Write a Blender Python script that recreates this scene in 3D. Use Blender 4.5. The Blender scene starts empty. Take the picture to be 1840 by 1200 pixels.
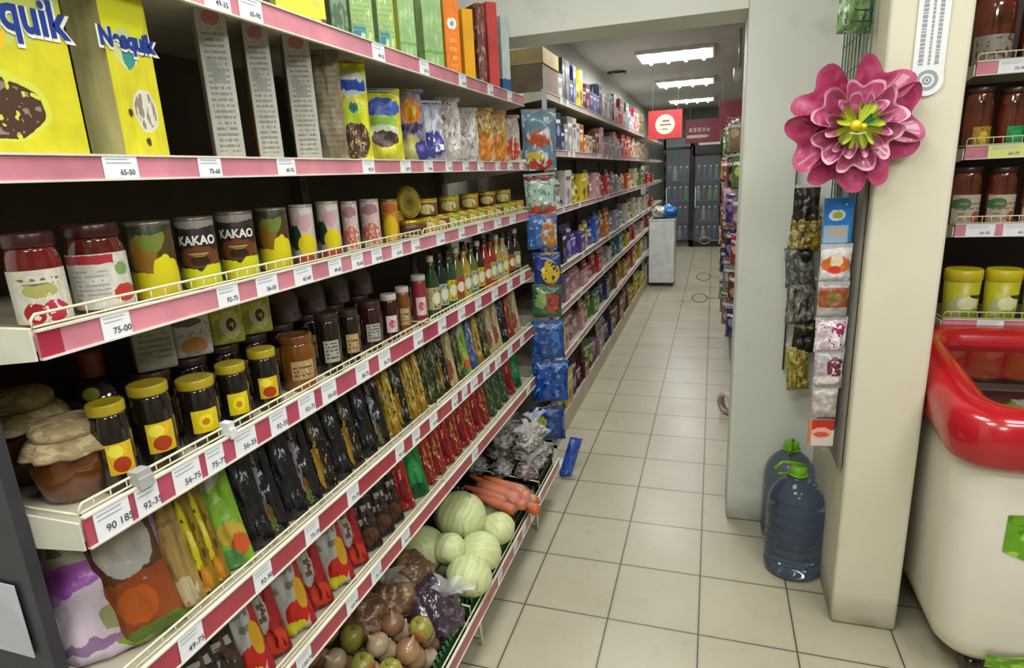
import bpy, math, random
from mathutils import Vector, Matrix, noise
S = bpy.context.scene
COL = S.collection
R = math.radians
# ------------------------------------------------------------------ camera
YAW, PIT, ROL, FPX, CH = 0.32310, 0.25465, -0.04968, 1092.8, 1.6
_cf = Vector((-math.sin(YAW)*math.cos(PIT), math.cos(YAW)*math.cos(PIT), -math.sin(PIT)))
_r0 = Vector((math.cos(YAW), math.sin(YAW), 0)); _u0 = _r0.cross(_cf)
_cr = math.cos(ROL)*_r0 + math.sin(ROL)*_u0
_cu = -math.sin(ROL)*_r0 + math.cos(ROL)*_u0
cam = bpy.data.objects.new('camera', bpy.data.cameras.new('camera'))
cam.data.sensor_width = 36; cam.data.sensor_fit = 'HORIZONTAL'
cam.data.lens = FPX/1840*36; cam.data.clip_start = .02
cam.matrix_world = Matrix(((_cr.x, _cu.x, -_cf.x, 0), (_cr.y, _cu.y, -_cf.y, 0), (_cr.z, _cu.z, -_cf.z, CH), (0, 0, 0, 1)))
COL.objects.link(cam); S.camera = cam
# ------------------------------------------------------------------ world, exposure
w = bpy.data.worlds.new('world'); S.world = w; w.use_nodes = True
w.node_tree.nodes['Background'].inputs[0].default_value = (.9, .95, 1, 1)
w.node_tree.nodes['Background'].inputs[1].default_value = .15
S.view_settings.view_transform = 'Standard'; S.view_settings.look = 'None'
S.view_settings.gamma = 1; S.view_settings.use_curve_mapping = False
S.view_settings.exposure = -0.6
def area(name, loc, sx, sy, watts, parent, rot=(0, 0, 0), color=(1, .99, .985)):
    l = bpy.data.lights.new(name, 'AREA'); l.shape = 'RECTANGLE'; l.size = sx; l.size_y = sy
    l.energy = watts; l.color = color
    o = bpy.data.objects.new(name, l); COL.objects.link(o); o.parent = parent
    o.location = loc; o.rotation_euler = rot
    return o
FRONT_LAMPS = [(-.36, .1, 2.85, 30), (1.3, .1, 2.85, 36), (-.36, 1.3, 2.85, 26), (1.3, 1.2, 2.85, 24), (.5, -1.3, 2.85, 44)]
REAR_LAMPS = [(-.42, 3.9, 2.748, 42), (-.42, 7.08, 2.748, 46), (-.42, 9.35, 2.748, 40), (-.42, 11.85, 2.748, 40)]

# ------------------------------------------------------------------ pixel rays (1840x1200) -> world points on a real plane
def ray(px, py): return _cf + _cr*((px-920)/FPX) - _cu*((py-600)/FPX)
def onX(px, py, X): d = ray(px, py); return Vector((0, 0, CH)) + d*(X/d.x)
def onY(px, py, Y): d = ray(px, py); return Vector((0, 0, CH)) + d*(Y/d.y)
def onZ(px, py, Z): d = ray(px, py); return Vector((0, 0, CH)) + d*((Z-CH)/d.z)

# ------------------------------------------------------------------ materials
def lin(h):
    if isinstance(h, tuple): return (*h[:3], 1)
    h = h.lstrip('#'); c = [int(h[i:i+2], 16)/255 for i in (0, 2, 4)]
    return (*[x/12.92 if x <= .04045 else ((x+.055)/1.055)**2.4 for x in c], 1)
_mc = {}
class NB:
    def __init__(s, name):
        s.m = bpy.data.materials.new(name); s.m.use_nodes = True
        s.t = s.m.node_tree; s.b = s.t.nodes['Principled BSDF']
    def n(s, typ, **kw):
        x = s.t.nodes.new(typ)
        for k, v in kw.items(): setattr(x, k, v)
        return x
    def l(s, a, b): s.t.links.new(a, b)
    def math(s, op, a, b=None, c=None):
        x = s.n('ShaderNodeMath', operation=op)
        for i, v in enumerate((a, b, c)):
            if v is None: continue
            if isinstance(v, (int, float)): x.inputs[i].default_value = v
            else: s.l(v, x.inputs[i])
        return x.outputs[0]
    def mix(s, fac, a, b):
        x = s.n('ShaderNodeMix', data_type='RGBA')
        if isinstance(fac, (int, float)): x.inputs[0].default_value = fac
        else: s.l(fac, x.inputs[0])
        for i, v in ((6, a), (7, b)):
            if isinstance(v, (tuple, str)): x.inputs[i].default_value = lin(v)
            else: s.l(v, x.inputs[i])
        return x.outputs[2]
    def noise(s, vec, scale, detail=3):
        x = s.n('ShaderNodeTexNoise'); x.inputs['Scale'].default_value = scale; x.inputs['Detail'].default_value = detail
        if vec is not None: s.l(vec, x.inputs['Vector'])
        return x.outputs['Fac']
def setp(b, rough=.5, metal=0, spec=None, coat=0, trans=0, alpha=None, ior=None, emit=None, es=1, sss=0):
    b.inputs['Roughness'].default_value = rough; b.inputs['Metallic'].default_value = metal
    if coat: b.inputs['Coat Weight'].default_value = coat; b.inputs['Coat Roughness'].default_value = .08
    if trans: b.inputs['Transmission Weight'].default_value = trans
    if alpha is not None: b.inputs['Alpha'].default_value = alpha
    if ior: b.inputs['IOR'].default_value = ior
    if spec is not None: b.inputs['Specular IOR Level'].default_value = spec
    if emit: b.inputs['Emission Color'].default_value = lin(emit); b.inputs['Emission Strength'].default_value = es
def flat(name, c, var=.06, **kw):
    """plain paint / plastic with a slight tone variation"""
    if name in _mc: return _mc[name]
    k = NB(name); setp(k.b, **kw)
    tc = k.n('ShaderNodeTexCoord'); f = k.noise(tc.outputs['Object'], 9)
    c = lin(c); d = tuple(max(0, x*(1-var*2)) for x in c[:3]); e = tuple(min(1, x*(1+var*2)) for x in c[:3])
    mr = k.n('ShaderNodeMapRange'); k.l(f, mr.inputs[0]); mr.inputs[1].default_value = .3; mr.inputs[2].default_value = .7
    k.l(k.mix(mr.outputs[0], d, e), k.b.inputs['Base Color'])
    _mc[name] = k.m; return k.m
def P(name, base, *layers, rough=.35, warp=.03, bump=0, **kw):
    """printed packaging: shapes laid out over the object's own 0..1 box (u across, v up)"""
    if name in _mc: return _mc[name]
    k = NB(name); setp(k.b, rough=rough, **kw)
    tc = k.n('ShaderNodeTexCoord'); G = tc.outputs['Generated']
    nn = k.n('ShaderNodeTexNoise'); nn.inputs['Scale'].default_value = 7; k.l(G, nn.inputs['Vector'])
    va = k.n('ShaderNodeVectorMath', operation='MULTIPLY_ADD'); k.l(nn.outputs['Color'], va.inputs[0])
    va.inputs[1].default_value = (warp*2,)*3
    vb = k.n('ShaderNodeVectorMath', operation='SUBTRACT'); k.l(G, vb.inputs[0]); vb.inputs[1].default_value = (warp,)*3
    k.l(vb.outputs[0], va.inputs[2]); U = va.outputs[0]
    cur = lin(base) if isinstance(base, str) else base
    f = k.noise(G, 5); mr = k.n('ShaderNodeMapRange'); k.l(f, mr.inputs[0]); mr.inputs[1].default_value = .35; mr.inputs[2].default_value = .65
    cur = k.mix(mr.outputs[0], tuple(x*.86 for x in cur[:3]), tuple(min(1, x*1.08) for x in cur[:3]))
    for L in layers:
        kind = L[0]
        if kind == 'noise':
            _, col, sc, th = L
            m = k.math('GREATER_THAN', k.noise(G, sc, 2), th)
        else:
            _, cx, cz, rx, rz, col = L[:6]
            s = k.n('ShaderNodeVectorMath', operation='SUBTRACT'); k.l(U, s.inputs[0]); s.inputs[1].default_value = (cx, .5, cz)
            d = k.n('ShaderNodeVectorMath', operation='MULTIPLY'); k.l(s.outputs[0], d.inputs[0]); d.inputs[1].default_value = (1/rx, 0, 1/rz)
            if kind in ('ell', 'spk'):
                ln = k.n('ShaderNodeVectorMath', operation='LENGTH'); k.l(d.outputs[0], ln.inputs[0]); m = k.math('LESS_THAN', ln.outputs['Value'], 1)
            else:
                a = k.n('ShaderNodeVectorMath', operation='ABSOLUTE'); k.l(d.outputs[0], a.inputs[0])
                x = k.n('ShaderNodeSeparateXYZ'); k.l(a.outputs[0], x.inputs[0])
                m = k.math('LESS_THAN', k.math('MAXIMUM', x.outputs[0], x.outputs[2]), 1)
            if kind == 'txt':      # rows of fine print
                sx = k.n('ShaderNodeSeparateXYZ'); k.l(G, sx.inputs[0])
                rows = k.math('GREATER_THAN', k.math('SINE', k.math('MULTIPLY', sx.outputs[2], L[6]*6.283)), .1)
                nz = k.math('GREATER_THAN', k.noise(G, L[6]*.7, 1), .44)
                m = k.math('MULTIPLY', m, k.math('MULTIPLY', rows, nz))
            if kind == 'spk':      # pile of pieces in an oval
                m = k.math('MULTIPLY', m, k.math('GREATER_THAN', k.noise(G, L[6], 2), L[7]))
        cur = k.mix(m, cur, col)
    k.l(cur, k.b.inputs['Base Color'])
    if bump:
        bp = k.n('ShaderNodeBump'); bp.inputs['Strength'].default_value = bump; bp.inputs['Distance'].default_value = .01
        k.l(k.noise(G, 6, 3), bp.inputs['Height']); k.l(bp.outputs[0], k.b.inputs['Normal'])
    _mc[name] = k.m; return k.m
def clearfilm(name, c='#dfe6e8', a=.3, rough=.12):
    if name in _mc: return _mc[name]
    k = NB(name); setp(k.b, rough=rough, alpha=a, coat=.6); k.b.inputs['Base Color'].default_value = lin(c)
    _mc[name] = k.m; return k.m

# ------------------------------------------------------------------ mesh collector
class MB:
    def __init__(s): s.v = []; s.f = []; s.mi = []; s.ms = []; s.sm = []
    def mat(s, m):
        if m not in s.ms: s.ms.append(m)
        return s.ms.index(m)
    def add(s, vs, fs, m, smooth=False):
        o = len(s.v); s.v += [tuple(v) for v in vs]; i = s.mat(m)
        for f in fs: s.f.append([o+a for a in f]); s.mi.append(i); s.sm.append(smooth)
        return s
    def box(s, x0, x1, y0, y1, z0, z1, m, sides=None, top=None):
        vs = [(x, y, z) for z in (z0, z1) for y in (y0, y1) for x in (x0, x1)]
        F = [(0, 1, 5, 4), (1, 3, 7, 5), (3, 2, 6, 7), (2, 0, 4, 6), (4, 5, 7, 6), (2, 3, 1, 0)]   # front(-y), +x, back, -x, top, bottom
        o = len(s.v); s.v += vs
        mm = [m, sides or m, m, sides or m, top or sides or m, top or sides or m]
        for f, q in zip(F, mm): s.f.append([o+a for a in f]); s.mi.append(s.mat(q)); s.sm.append(False)
        return s
    def lathe(s, prof, m, seg=24, c=(0, 0, 0), a0=0, a1=360, axis='z', wob=None):
        full = a1-a0 >= 360; n = seg if full else seg+1; vs = []
        for j, (r, z) in enumerate(prof):
            for i in range(n):
                a = R(a0+(a1-a0)*i/seg); rr = r*(wob(a, j/(len(prof)-1)) if wob else 1)
                x, y, zz = rr*math.cos(a), rr*math.sin(a), z
                if axis == 'x': x, y, zz = zz, x, y
                if axis == 'y': x, y, zz = x, zz, y
                vs.append((c[0]+x, c[1]+y, c[2]+zz))
        fs = []
        for j in range(len(prof)-1):
            for i in range(seg):
                k = (i+1) % n if full else i+1
                fs.append((j*n+i, j*n+k, (j+1)*n+k, (j+1)*n+i))
        return s.add(vs, fs, m, True)
    def tube(s, pts, r, m, seg=6, closed=False):
        pts = [Vector(p) for p in pts]; vs = []; N = len(pts)
        for i, p in enumerate(pts):
            a = pts[(i-1) % N] if (i or closed) else p; b = pts[(i+1) % N] if (i < N-1 or closed) else p
            t = (b-a).normalized(); u = t.cross(Vector((0, 0, 1)))
            if u.length < .05: u = t.cross(Vector((1, 0, 0)))
            u.normalize(); q = t.cross(u)
            for k in range(seg):
                an = 2*math.pi*k/seg; vs.append(p+(u*math.cos(an)+q*math.sin(an))*r)
        fs = [(i*seg+k, i*seg+(k+1) % seg, ((i+1) % N)*seg+(k+1) % seg, ((i+1) % N)*seg+k) for i in range(N if closed else N-1) for k in range(seg)]
        if not closed: fs += [tuple(range(seg))[::-1], tuple((N-1)*seg+k for k in range(seg))]
        return s.add(vs, fs, m, True)
    def mesh(s, name, bevel=0):
        me = bpy.data.meshes.new(name); me.from_pydata(s.v, [], s.f)
        for m in s.ms: me.materials.append(m)
        me.polygons.foreach_set('material_index', s.mi); me.polygons.foreach_set('use_smooth', s.sm)
        me.update(); return me
    def obj(s, name, parent=None, loc=(0, 0, 0), rot=(0, 0, 0)):
        o = bpy.data.objects.new(name, s.mesh(name)); COL.objects.link(o); o.parent = parent
        o.location = loc; o.rotation_euler = rot; return o
def bev(o, wdt=.002, seg=2):
    b = o.modifiers.new('bevel', 'BEVEL'); b.width = wdt; b.segments = seg; b.limit_method = 'ANGLE'; return o
def bevmesh(me, wdt, seg=2):
    import bmesh
    bm = bmesh.new(); bm.from_mesh(me)
    bmesh.ops.bevel(bm, geom=bm.edges[:], offset=wdt, segments=seg, affect='EDGES', profile=.6, clamp_overlap=True)
    bm.to_mesh(me); bm.free(); return me
def tag(o, label, cat, group=None, kind=None):
    o['label'] = label; o['category'] = cat
    if group: o['group'] = group
    if kind: o['kind'] = kind
    return o
def empty(name, loc=(0, 0, 0), rot=(0, 0, 0)):
    o = bpy.data.objects.new(name, None); COL.objects.link(o); o.location = loc; o.rotation_euler = rot
    o.empty_display_size = .05; return o
def struct(o): o['kind'] = 'structure'; return o
_tx = {}
def text_geo(body, size, bold=0.0, sx=1):
    """flat lettering as vertices + faces in the XZ plane, centred, facing -Y"""
    key = (body, size, bold, sx)
    if key in _tx: return _tx[key]
    c = bpy.data.curves.new('t', 'FONT'); c.body = body; c.size = size; c.align_x = 'CENTER'; c.align_y = 'CENTER'; c.offset = bold; c.resolution_u = 3
    o = bpy.data.objects.new('t', c); COL.objects.link(o)
    dg = bpy.context.evaluated_depsgraph_get(); me = bpy.data.meshes.new_from_object(o.evaluated_get(dg))
    vs = [(v.co.x*sx, 0, v.co.y) for v in me.vertices]; fs = [tuple(p.vertices) for p in me.polygons]
    bpy.data.objects.remove(o); bpy.data.curves.remove(c); bpy.data.meshes.remove(me)
    _tx[key] = (vs, fs); return vs, fs
def put_text(mb, body, size, x, y, z, m, bold=0, sx=1, cyl=None, slant=0):
    vs, fs = text_geo(body, size, bold, sx)
    if cyl: vs = [(math.sin((vx+x)/cyl)*cyl, -math.cos((vx+x)/cyl)*cyl, vz+z) for vx, _, vz in vs]
    else: vs = [(vx+x+slant*vz, y, vz+z) for vx, _, vz in vs]
    mb.add(vs, fs, m)

# ------------------------------------------------------------------ product meshes: each returns [(part name, mesh, parent index or None)]
_pc = {}
def cached(key, fn):
    if key not in _pc: _pc[key] = fn()
    return _pc[key]
def ORD(n):
    L = ['first', 'second', 'third', 'fourth', 'fifth', 'sixth', 'seventh', 'eighth', 'ninth', 'tenth', 'eleventh', 'twelfth', 'thirteenth', 'fourteenth',
         'fifteenth', 'sixteenth', 'seventeenth', 'eighteenth', 'nineteenth', 'twentieth']
    if n <= 20: return L[n-1]
    T = {2: 'twenty', 3: 'thirty', 4: 'forty', 5: 'fifty', 6: 'sixty'}
    return T[n//10]+('-'+L[n % 10-1] if n % 10 else 'th').replace('-th', 'th') if n % 10 else {2: 'twentieth', 3: 'thirtieth', 4: 'fortieth', 5: 'fiftieth', 6: 'sixtieth'}[n//10]
def put(name, parts, loc, rz=0, tilt=(0, 0), sc=(1, 1, 1), label='', cat='', group=None):
    """place one thing; parts[0] is the body. tilt = (lean about local x, lean about local y)"""
    rot = (Matrix.Rotation(rz, 3, 'Z') @ Matrix.Rotation(tilt[0], 3, 'X') @ Matrix.Rotation(tilt[1], 3, 'Y')).to_euler()
    if len(parts) == 1:
        o = bpy.data.objects.new(name, parts[0][1]); COL.objects.link(o); o.location = loc; o.rotation_euler = rot; o.scale = sc
    else:
        o = empty(name, loc, rot); o.scale = sc; made = []
        for p in parts:
            c = bpy.data.objects.new(p[0], p[1]); COL.objects.link(c)
            c.parent = made[p[2]] if len(p) > 2 and p[2] is not None else o; made.append(c)
    return tag(o, label, cat, group)
def carton(key, w, d, h, front, side, extra=None, bv=.0015):
    def f():
        me = bevmesh(MB().box(-w/2, w/2, 0, d, 0, h, front, side).mesh('carton'), bv)
        parts = [('box_body', me)]
        if extra:
            parts += extra(w, d, h)
        return parts
    return cached(('carton', key, round(w, 3), round(d, 3), round(h, 3)), f)
def pouch_mesh(w, h, t, m, seed=0, wr=.004, gusset=False, neck=0, nx=12, nz=18, notch=True):
    vs = []; fs = []; mb = MB()
    for side in (-1, 1):
        for j in range(nz+1):
            v = j/nz
            for i in range(nx+1):
                u = i/nx*2-1
                prof = max(0, 1-abs(u)**2.6)**.6
                lo = 1 if gusset else min(1, v/.16)
                hi = min(1, (1-v)/.22)
                pz = (math.sin(min(1, lo)*math.pi/2))*(math.sin(hi*math.pi/2))
                if gusset: pz = math.sin(hi*math.pi/2)*(1.0-.25*v)
                y = side*t/2*prof*pz
                n = noise.noise(Vector((u*2.2+seed, v*5.3, side*3+seed)))+.6*noise.noise(Vector((u*6+seed, v*9, side*7.7+seed)))
                y += n*wr*(.4+pz)*(.2+prof)
                ww = w/2*(1-.05*pz*(1-abs(2*v-1))-neck*max(0, v-.7)/.3)
                vs.append((u*ww, y, v*h))
    N = (nx+1)*(nz+1)
    for s2 in (0, 1):
        for j in range(nz):
            for i in range(nx):
                a = s2*N+j*(nx+1)+i; q = (a, a+1, a+nx+2, a+nx+1); fs.append(q if s2 == 0 else q[::-1])
    for j in range(nz):
        for i in (0, nx):
            a = j*(nx+1)+i; q = (a, a+nx+1, N+a+nx+1, N+a); fs.append(q if i == 0 else q[::-1])
    for i in range(nx):
        fs.append((i, N+i, N+i+1, i+1)); a = nz*(nx+1)+i; fs.append((a, a+1, N+a+1, N+a))
    mb.add(vs, fs, m, True); return mb
def pouch(key, w, h, t, m, seal=None, **kw):
    def f():
        parts = [('bag_body', pouch_mesh(w, h, t, m, **kw).mesh('bag_body'))]
        if seal:
            b = MB(); n = 14; vs = []
            for j in (0, 1):
                for i in range(n+1): vs.append((-w/2+w*i/n, (.0012 if i % 2 else -.0012), h-.002+.014*j))
            F = [(i, i+1, n+2+i, n+1+i) for i in range(n)]
            b.add(vs, F, seal); b.add([(x, y+.0012, z) for x, y, z in vs], [q[::-1] for q in F], seal)
            parts.append(('top_seal', b.mesh('top_seal')))
        return parts
    return cached(('pouch', key, round(w, 3), round(h, 3)), f)
def jar(key, r, h, content, lid, label=None, lz=(.2, .75), la=75, lidh=.014, dec=None, seg=24):
    def f():
        hb = h-lidh; b = MB()
        b.lathe([(0, 0), (r*.86, 0), (r*.97, r*.08), (r, r*.2), (r, hb*.78), (r*.97, hb*.87), (r*.9, hb*.94), (r*.88, hb), (0, hb)], content, seg)
        l = MB(); rl = r*.95
        l.lathe([(0, hb-.001), (rl*.98, hb-.001), (rl, hb+.002), (rl, h-.002), (rl*.96, h), (rl*.8, h-.0008), (0, h-.0008)], lid, seg)
        parts = [('jar_body', b.mesh('jar_body')), ('lid', l.mesh('lid'))]
        if label:
            q = MB(); q.lathe([(r+.0007, hb*lz[0]), (r+.0009, hb*(lz[0]+.02)), (r+.0009, hb*(lz[1]-.02)), (r+.0007, hb*lz[1])], label, 14, a0=-90-la, a1=-90+la)
            if dec: dec(q, r+.0016, hb)
            parts.append(('paper_label', q.mesh('paper_label')))
        return parts
    return cached(('jar', key, round(r, 3), round(h, 3)), f)
def can(key, r, h, body, rim, dec=None):
    def f():
        b = MB().lathe([(0, .002), (r*.95, .002), (r, .004), (r, h-.004), (r*.97, h-.002)], body, 24)
        if dec: dec(b, r+.0008, h)
        q = MB().lathe([(r*.93, h-.003), (r*.96, h), (r*1.012, h), (r*1.012, h-.005), (r, h-.006)], rim, 24)
        q.lathe([(0, h-.005), (r*.94, h-.005)], rim, 24)
        return [('can_body', b.mesh('can_body')), ('rim', q.mesh('rim'))]
    return cached(('can', key, round(r, 3), round(h, 3)), f)
def bottle(key, r, h, content, cap, label=None, neck=.4, la=80):
    def f():
        b = MB().lathe([(0, 0), (r*.9, 0), (r, .005), (r, h*.55), (r*.93, h*.63), (r*neck*1.1, h*.78), (r*neck, h*.82), (r*neck, h*.93), (0, h*.93)], content, 20)
        c = MB().lathe([(r*neck*1.12, h*.9), (r*neck*1.15, h*.905), (r*neck*1.12, h*.995), (r*neck*.9, h), (0, h)], cap, 16)
        parts = [('bottle_body', b.mesh('bottle_body')), ('cap', c.mesh('cap'))]
        if label:
            q = MB().lathe([(r+.0007, h*.14), (r+.0009, h*.3), (r+.0007, h*.5)], label, 14, a0=-90-la, a1=-90+la)
            parts.append(('paper_label', q.mesh('paper_label')))
        return parts
    return cached(('bottle', key, round(r, 3), round(h, 3)), f)

# ================================================================== SETTING
def floor_mat():
    k = NB('floor_tiles'); setp(k.b, rough=.28, spec=.4)
    tc = k.n('ShaderNodeTexCoord'); s = k.n('ShaderNodeSeparateXYZ'); k.l(tc.outputs['Object'], s.inputs[0])
    wp = k.noise(tc.outputs['Object'], 1.2)
    def cell(o, per, off):
        q = k.math('DIVIDE', k.math('ADD', o, -off), per)
        return k.math('ABSOLUTE', k.math('SUBTRACT', k.math('FRACT', k.math('ADD', q, .5)), .5)), k.math('ROUND', q)
    fx, ix = cell(s.outputs[0], .32, 0); fy, iy = cell(s.outputs[1], .335, .229)
    j = k.math('LESS_THAN', k.math('MINIMUM', k.math('MULTIPLY', fx, .32), k.math('MULTIPLY', fy, .335)), .0024)
    js = k.math('SMOOTH_MIN', k.math('MULTIPLY', fx, 12), k.math('MULTIPLY', fy, 12), .2)
    n1 = k.noise(tc.outputs['Object'], 2.3, 5); n2 = k.noise(tc.outputs['Object'], 17, 4)
    c = k.mix(n1, '#a19b84', '#b9b29a')
    mr = k.n('ShaderNodeMapRange'); k.l(n2, mr.inputs[0]); mr.inputs[1].default_value = .55; mr.inputs[2].default_value = .85; mr.inputs[4].default_value = .35
    c = k.mix(mr.outputs[0], c, '#8d866f')
    ed = k.n('ShaderNodeMapRange'); k.l(js, ed.inputs[0]); ed.inputs[1].default_value = 0; ed.inputs[2].default_value = .5; ed.inputs[3].default_value = .3; ed.inputs[4].default_value = 0
    c = k.mix(ed.outputs[0], c, '#7f775f')
    c = k.mix(j, c, '#4a4336'); k.l(c, k.b.inputs['Base Color'])
    rr = k.n('ShaderNodeMapRange'); k.l(n1, rr.inputs[0]); rr.inputs[3].default_value = .22; rr.inputs[4].default_value = .42; k.l(rr.outputs[0], k.b.inputs['Roughness'])
    bp = k.n('ShaderNodeBump'); bp.inputs['Strength'].default_value = .25; bp.inputs['Distance'].default_value = .002
    k.l(k.math('SUBTRACT', 1, j), bp.inputs['Height']); k.l(bp.outputs[0], k.b.inputs['Normal'])
    return k.m
def plaster(name, a, b, dirt='#8f8a6c'):
    k = NB(name); setp(k.b, rough=.55, spec=.3)
    tc = k.n('ShaderNodeTexCoord'); n = k.noise(tc.outputs['Object'], 1.7, 4)
    mr = k.n('ShaderNodeMapRange'); k.l(n, mr.inputs[0]); mr.inputs[1].default_value = .3; mr.inputs[2].default_value = .7
    c = k.mix(mr.outputs[0], a, b)
    s = k.n('ShaderNodeSeparateXYZ'); g = k.n('ShaderNodeNewGeometry'); k.l(g.outputs['Position'], s.inputs[0])
    sc = k.n('ShaderNodeMapRange'); k.l(s.outputs[2], sc.inputs[0]); sc.inputs[1].default_value = .0; sc.inputs[2].default_value = .13; sc.inputs[3].default_value = 1; sc.inputs[4].default_value = 0
    m = k.math('MULTIPLY', sc.outputs[0], k.math('MULTIPLY', k.noise(tc.outputs['Object'], 11, 5), 1.3))
    c = k.mix(m, c, '#5b5545')
    sp = k.n('ShaderNodeMapRange'); k.l(k.noise(tc.outputs['Object'], 6, 6), sp.inputs[0]); sp.inputs[1].default_value = .6; sp.inputs[2].default_value = .8; sp.inputs[4].default_value = .35
    c = k.mix(sp.outputs[0], c, dirt)
    k.l(c, k.b.inputs['Base Color']); return k.m
M_floor = floor_mat()
M_wall = plaster('painted_wall', '#d3d8ca', '#dce0d3')
M_colm = plaster('cream_column', '#cfc9b0', '#d8d3bd', '#bcb38e')
M_ceil = plaster('ceiling_paint', '#b9b7b4', '#c4c3c0')
M_white = flat('white_metal', '#dcdccf', rough=.35)
M_lamp = NB('lamp_tube'); setp(M_lamp.b, emit='#f4fbff', es=9); M_lamp = M_lamp.m
M_lampb = flat('lamp_reflector', '#e8ebee', rough=.3, emit='#e8f2ff', es=.9)
def wallbox(name, x0, x1, y0, y1, z0, z1, m, bevel=.0):
    o = struct(MB().box(x0, x1, y0, y1, z0, z1, m).obj(name))
    if bevel: bev(o, bevel, 3)
    return o
wallbox('floor', -1.7, 3.2, -2.6, 14.2, -.1, 0, M_floor)
wallbox('ceiling', -1.7, 3.2, 2.95, 14.2, 2.75, 2.85, M_ceil)
struct(MB().box(-1.7, 3.2, -2.6, 2.95, 2.9, 3.0, flat('front_ceiling', '#d5d4cc', rough=.7)).obj('ceiling'))
wallbox('wall_left', -1.7, -1.34, -2.6, 14.2, 0, 3.0, M_wall)
wallbox('wall_right', 2.9, 3.2, -2.6, 14.2, 0, 3.0, flat('side_wall_paint', '#8c877c', rough=.6))
wallbox('wall_back', -1.34, 2.9, 13.9, 14.2, 0, 2.75, flat('back_wall_grey', '#777c74', rough=.6))
wallbox('wall_behind', -1.34, 2.9, -2.6, -2.4, 0, 2.9, flat('side_wall_paint', ''))
# doorway wall: right pier, lintel, left return beyond the racks
d = MB(); YW0, YW1 = 2.7, 2.95
d.box(.105, .652, YW0, YW1, 0, 2.9, M_wall); o = bev(struct(d.obj('wall_front')), .012, 3)
d = MB(); d.box(-1.34, .105, YW0, YW1, 2.17, 2.9, M_wall); struct(d.obj('wall_front'))
d = MB(); d.box(-1.34, -1.24, YW0+.12, YW1, 0, 2.17, M_wall); struct(d.obj('wall_front'))
wallbox('wall_front', .652, 2.9, YW0+.22, YW1+.1, 0, 2.9, M_wall)
wallbox('column', .448, .652, 2.085, 2.699, 0, 2.9, M_colm, .012)
# ceiling light of the rear room, four tubes across
def ceiling_light(loc, label, watts, ztop=0):
    r = empty('ceiling_light', loc)
    b = MB().box(-.37, .37, -.31, .31, -.012, 0, M_lampb); fr = MB()
    for a in ((-.385, -.37, -.325, .325), (.37, .385, -.325, .325), (-.37, .37, -.325, -.31), (-.37, .37, .31, .325)): fr.box(a[0], a[1], a[2], a[3], -.03, 0, M_white)
    b.obj('reflector', r); fr.obj('frame', r)
    for i in range(4):
        t = MB().lathe([(0, -.29), (.02, -.29), (.02, .29), (0, .29)], M_lamp, 10, axis='y'); t.obj('lamp_tube', r, (-.276+.184*i, 0, -.034))
    area('lamp_light', (0, 0, -.065), .7, .58, watts, r)
    return tag(r, label, 'light', 'four-tube ceiling lights')
for (x, y, z, pw), lb in zip(REAR_LAMPS, ['four-tube ceiling light just beyond the doorway lintel', 'four-tube ceiling light nearest in view beyond the doorway', 'four-tube ceiling light, middle of the three in view', 'four-tube ceiling light farthest away, above the red banner']):
    ceiling_light((x, y, z), lb, pw)
for i, (x, y, z, pw) in enumerate(FRONT_LAMPS):
    ceiling_light((x, y, z+.048), ['four-tube ceiling light over the near end of the aisle', 'four-tube ceiling light over the chest freezer', 'four-tube ceiling light just before the doorway wall',
                             'four-tube ceiling light over the right-hand wall shelves', 'four-tube ceiling light at the back of the front room'][i], pw)

# ================================================================== SHELVING
M_pink = flat('faded_red_rail', '#cf8592', rough=.22, coat=.5, var=.1)  # glare on the upper red rails, put into a paler colour
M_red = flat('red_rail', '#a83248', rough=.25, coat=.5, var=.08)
M_rose = flat('rose_rail', '#b64a62', rough=.25, coat=.5, var=.1)  # red rail part-way to pink, weaker glare put into the colour
M_board = flat('shelf_board', '#b5ae9c', rough=.45)
M_brack = flat('shelf_bracket', '#d8d6c4', rough=.4)
M_wire = flat('cream_wire', '#d9d3ac', rough=.3)
M_back = flat('dark_back_panel', '#4d4435', rough=.6)
M_tag = flat('tag_paper', '#eef0f2', rough=.3, var=.02)
M_tagy = flat('yellow_tag_paper', '#dde08a', rough=.4, var=.02)
M_ink = flat('tag_ink', '#4a4f58', rough=.6)
M_inkb = flat('tag_ink_pale', '#9fb0bd', rough=.6)
random.seed(5)
def price_tag(parent, x, z, wd, hh, y, txt=None, m=None, lean=0):
    b = MB().box(-wd/2, wd/2, -.0012, 0, -hh/2, hh/2, m or M_tag)
    for k in range(2): b.add([(-wd*.42, -.0016, hh*(.34-.16*k)), (wd*(.1+.25*random.random()), -.0016, hh*(.34-.16*k)), (wd*.3, -.0016, hh*(.38-.16*k)), (-wd*.42, -.0016, hh*(.38-.16*k))], [(0, 1, 2, 3)], M_inkb)
    if txt: put_text(b, txt, hh*.36, wd*.16, -.0018, -hh*.2, M_ink, .0002)
    else:
        a = random.choice(['90', '50', '75', '60', '35'])
        put_text(b, random.choice(['49', '65', '75', '120', '38', '92', '56'])+'-'+a, hh*.33, wd*.16, -.0018, -hh*.22, M_ink, .0002)
    return b.obj('price_tag', parent, (x, y, z), (0, lean, 0))
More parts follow.
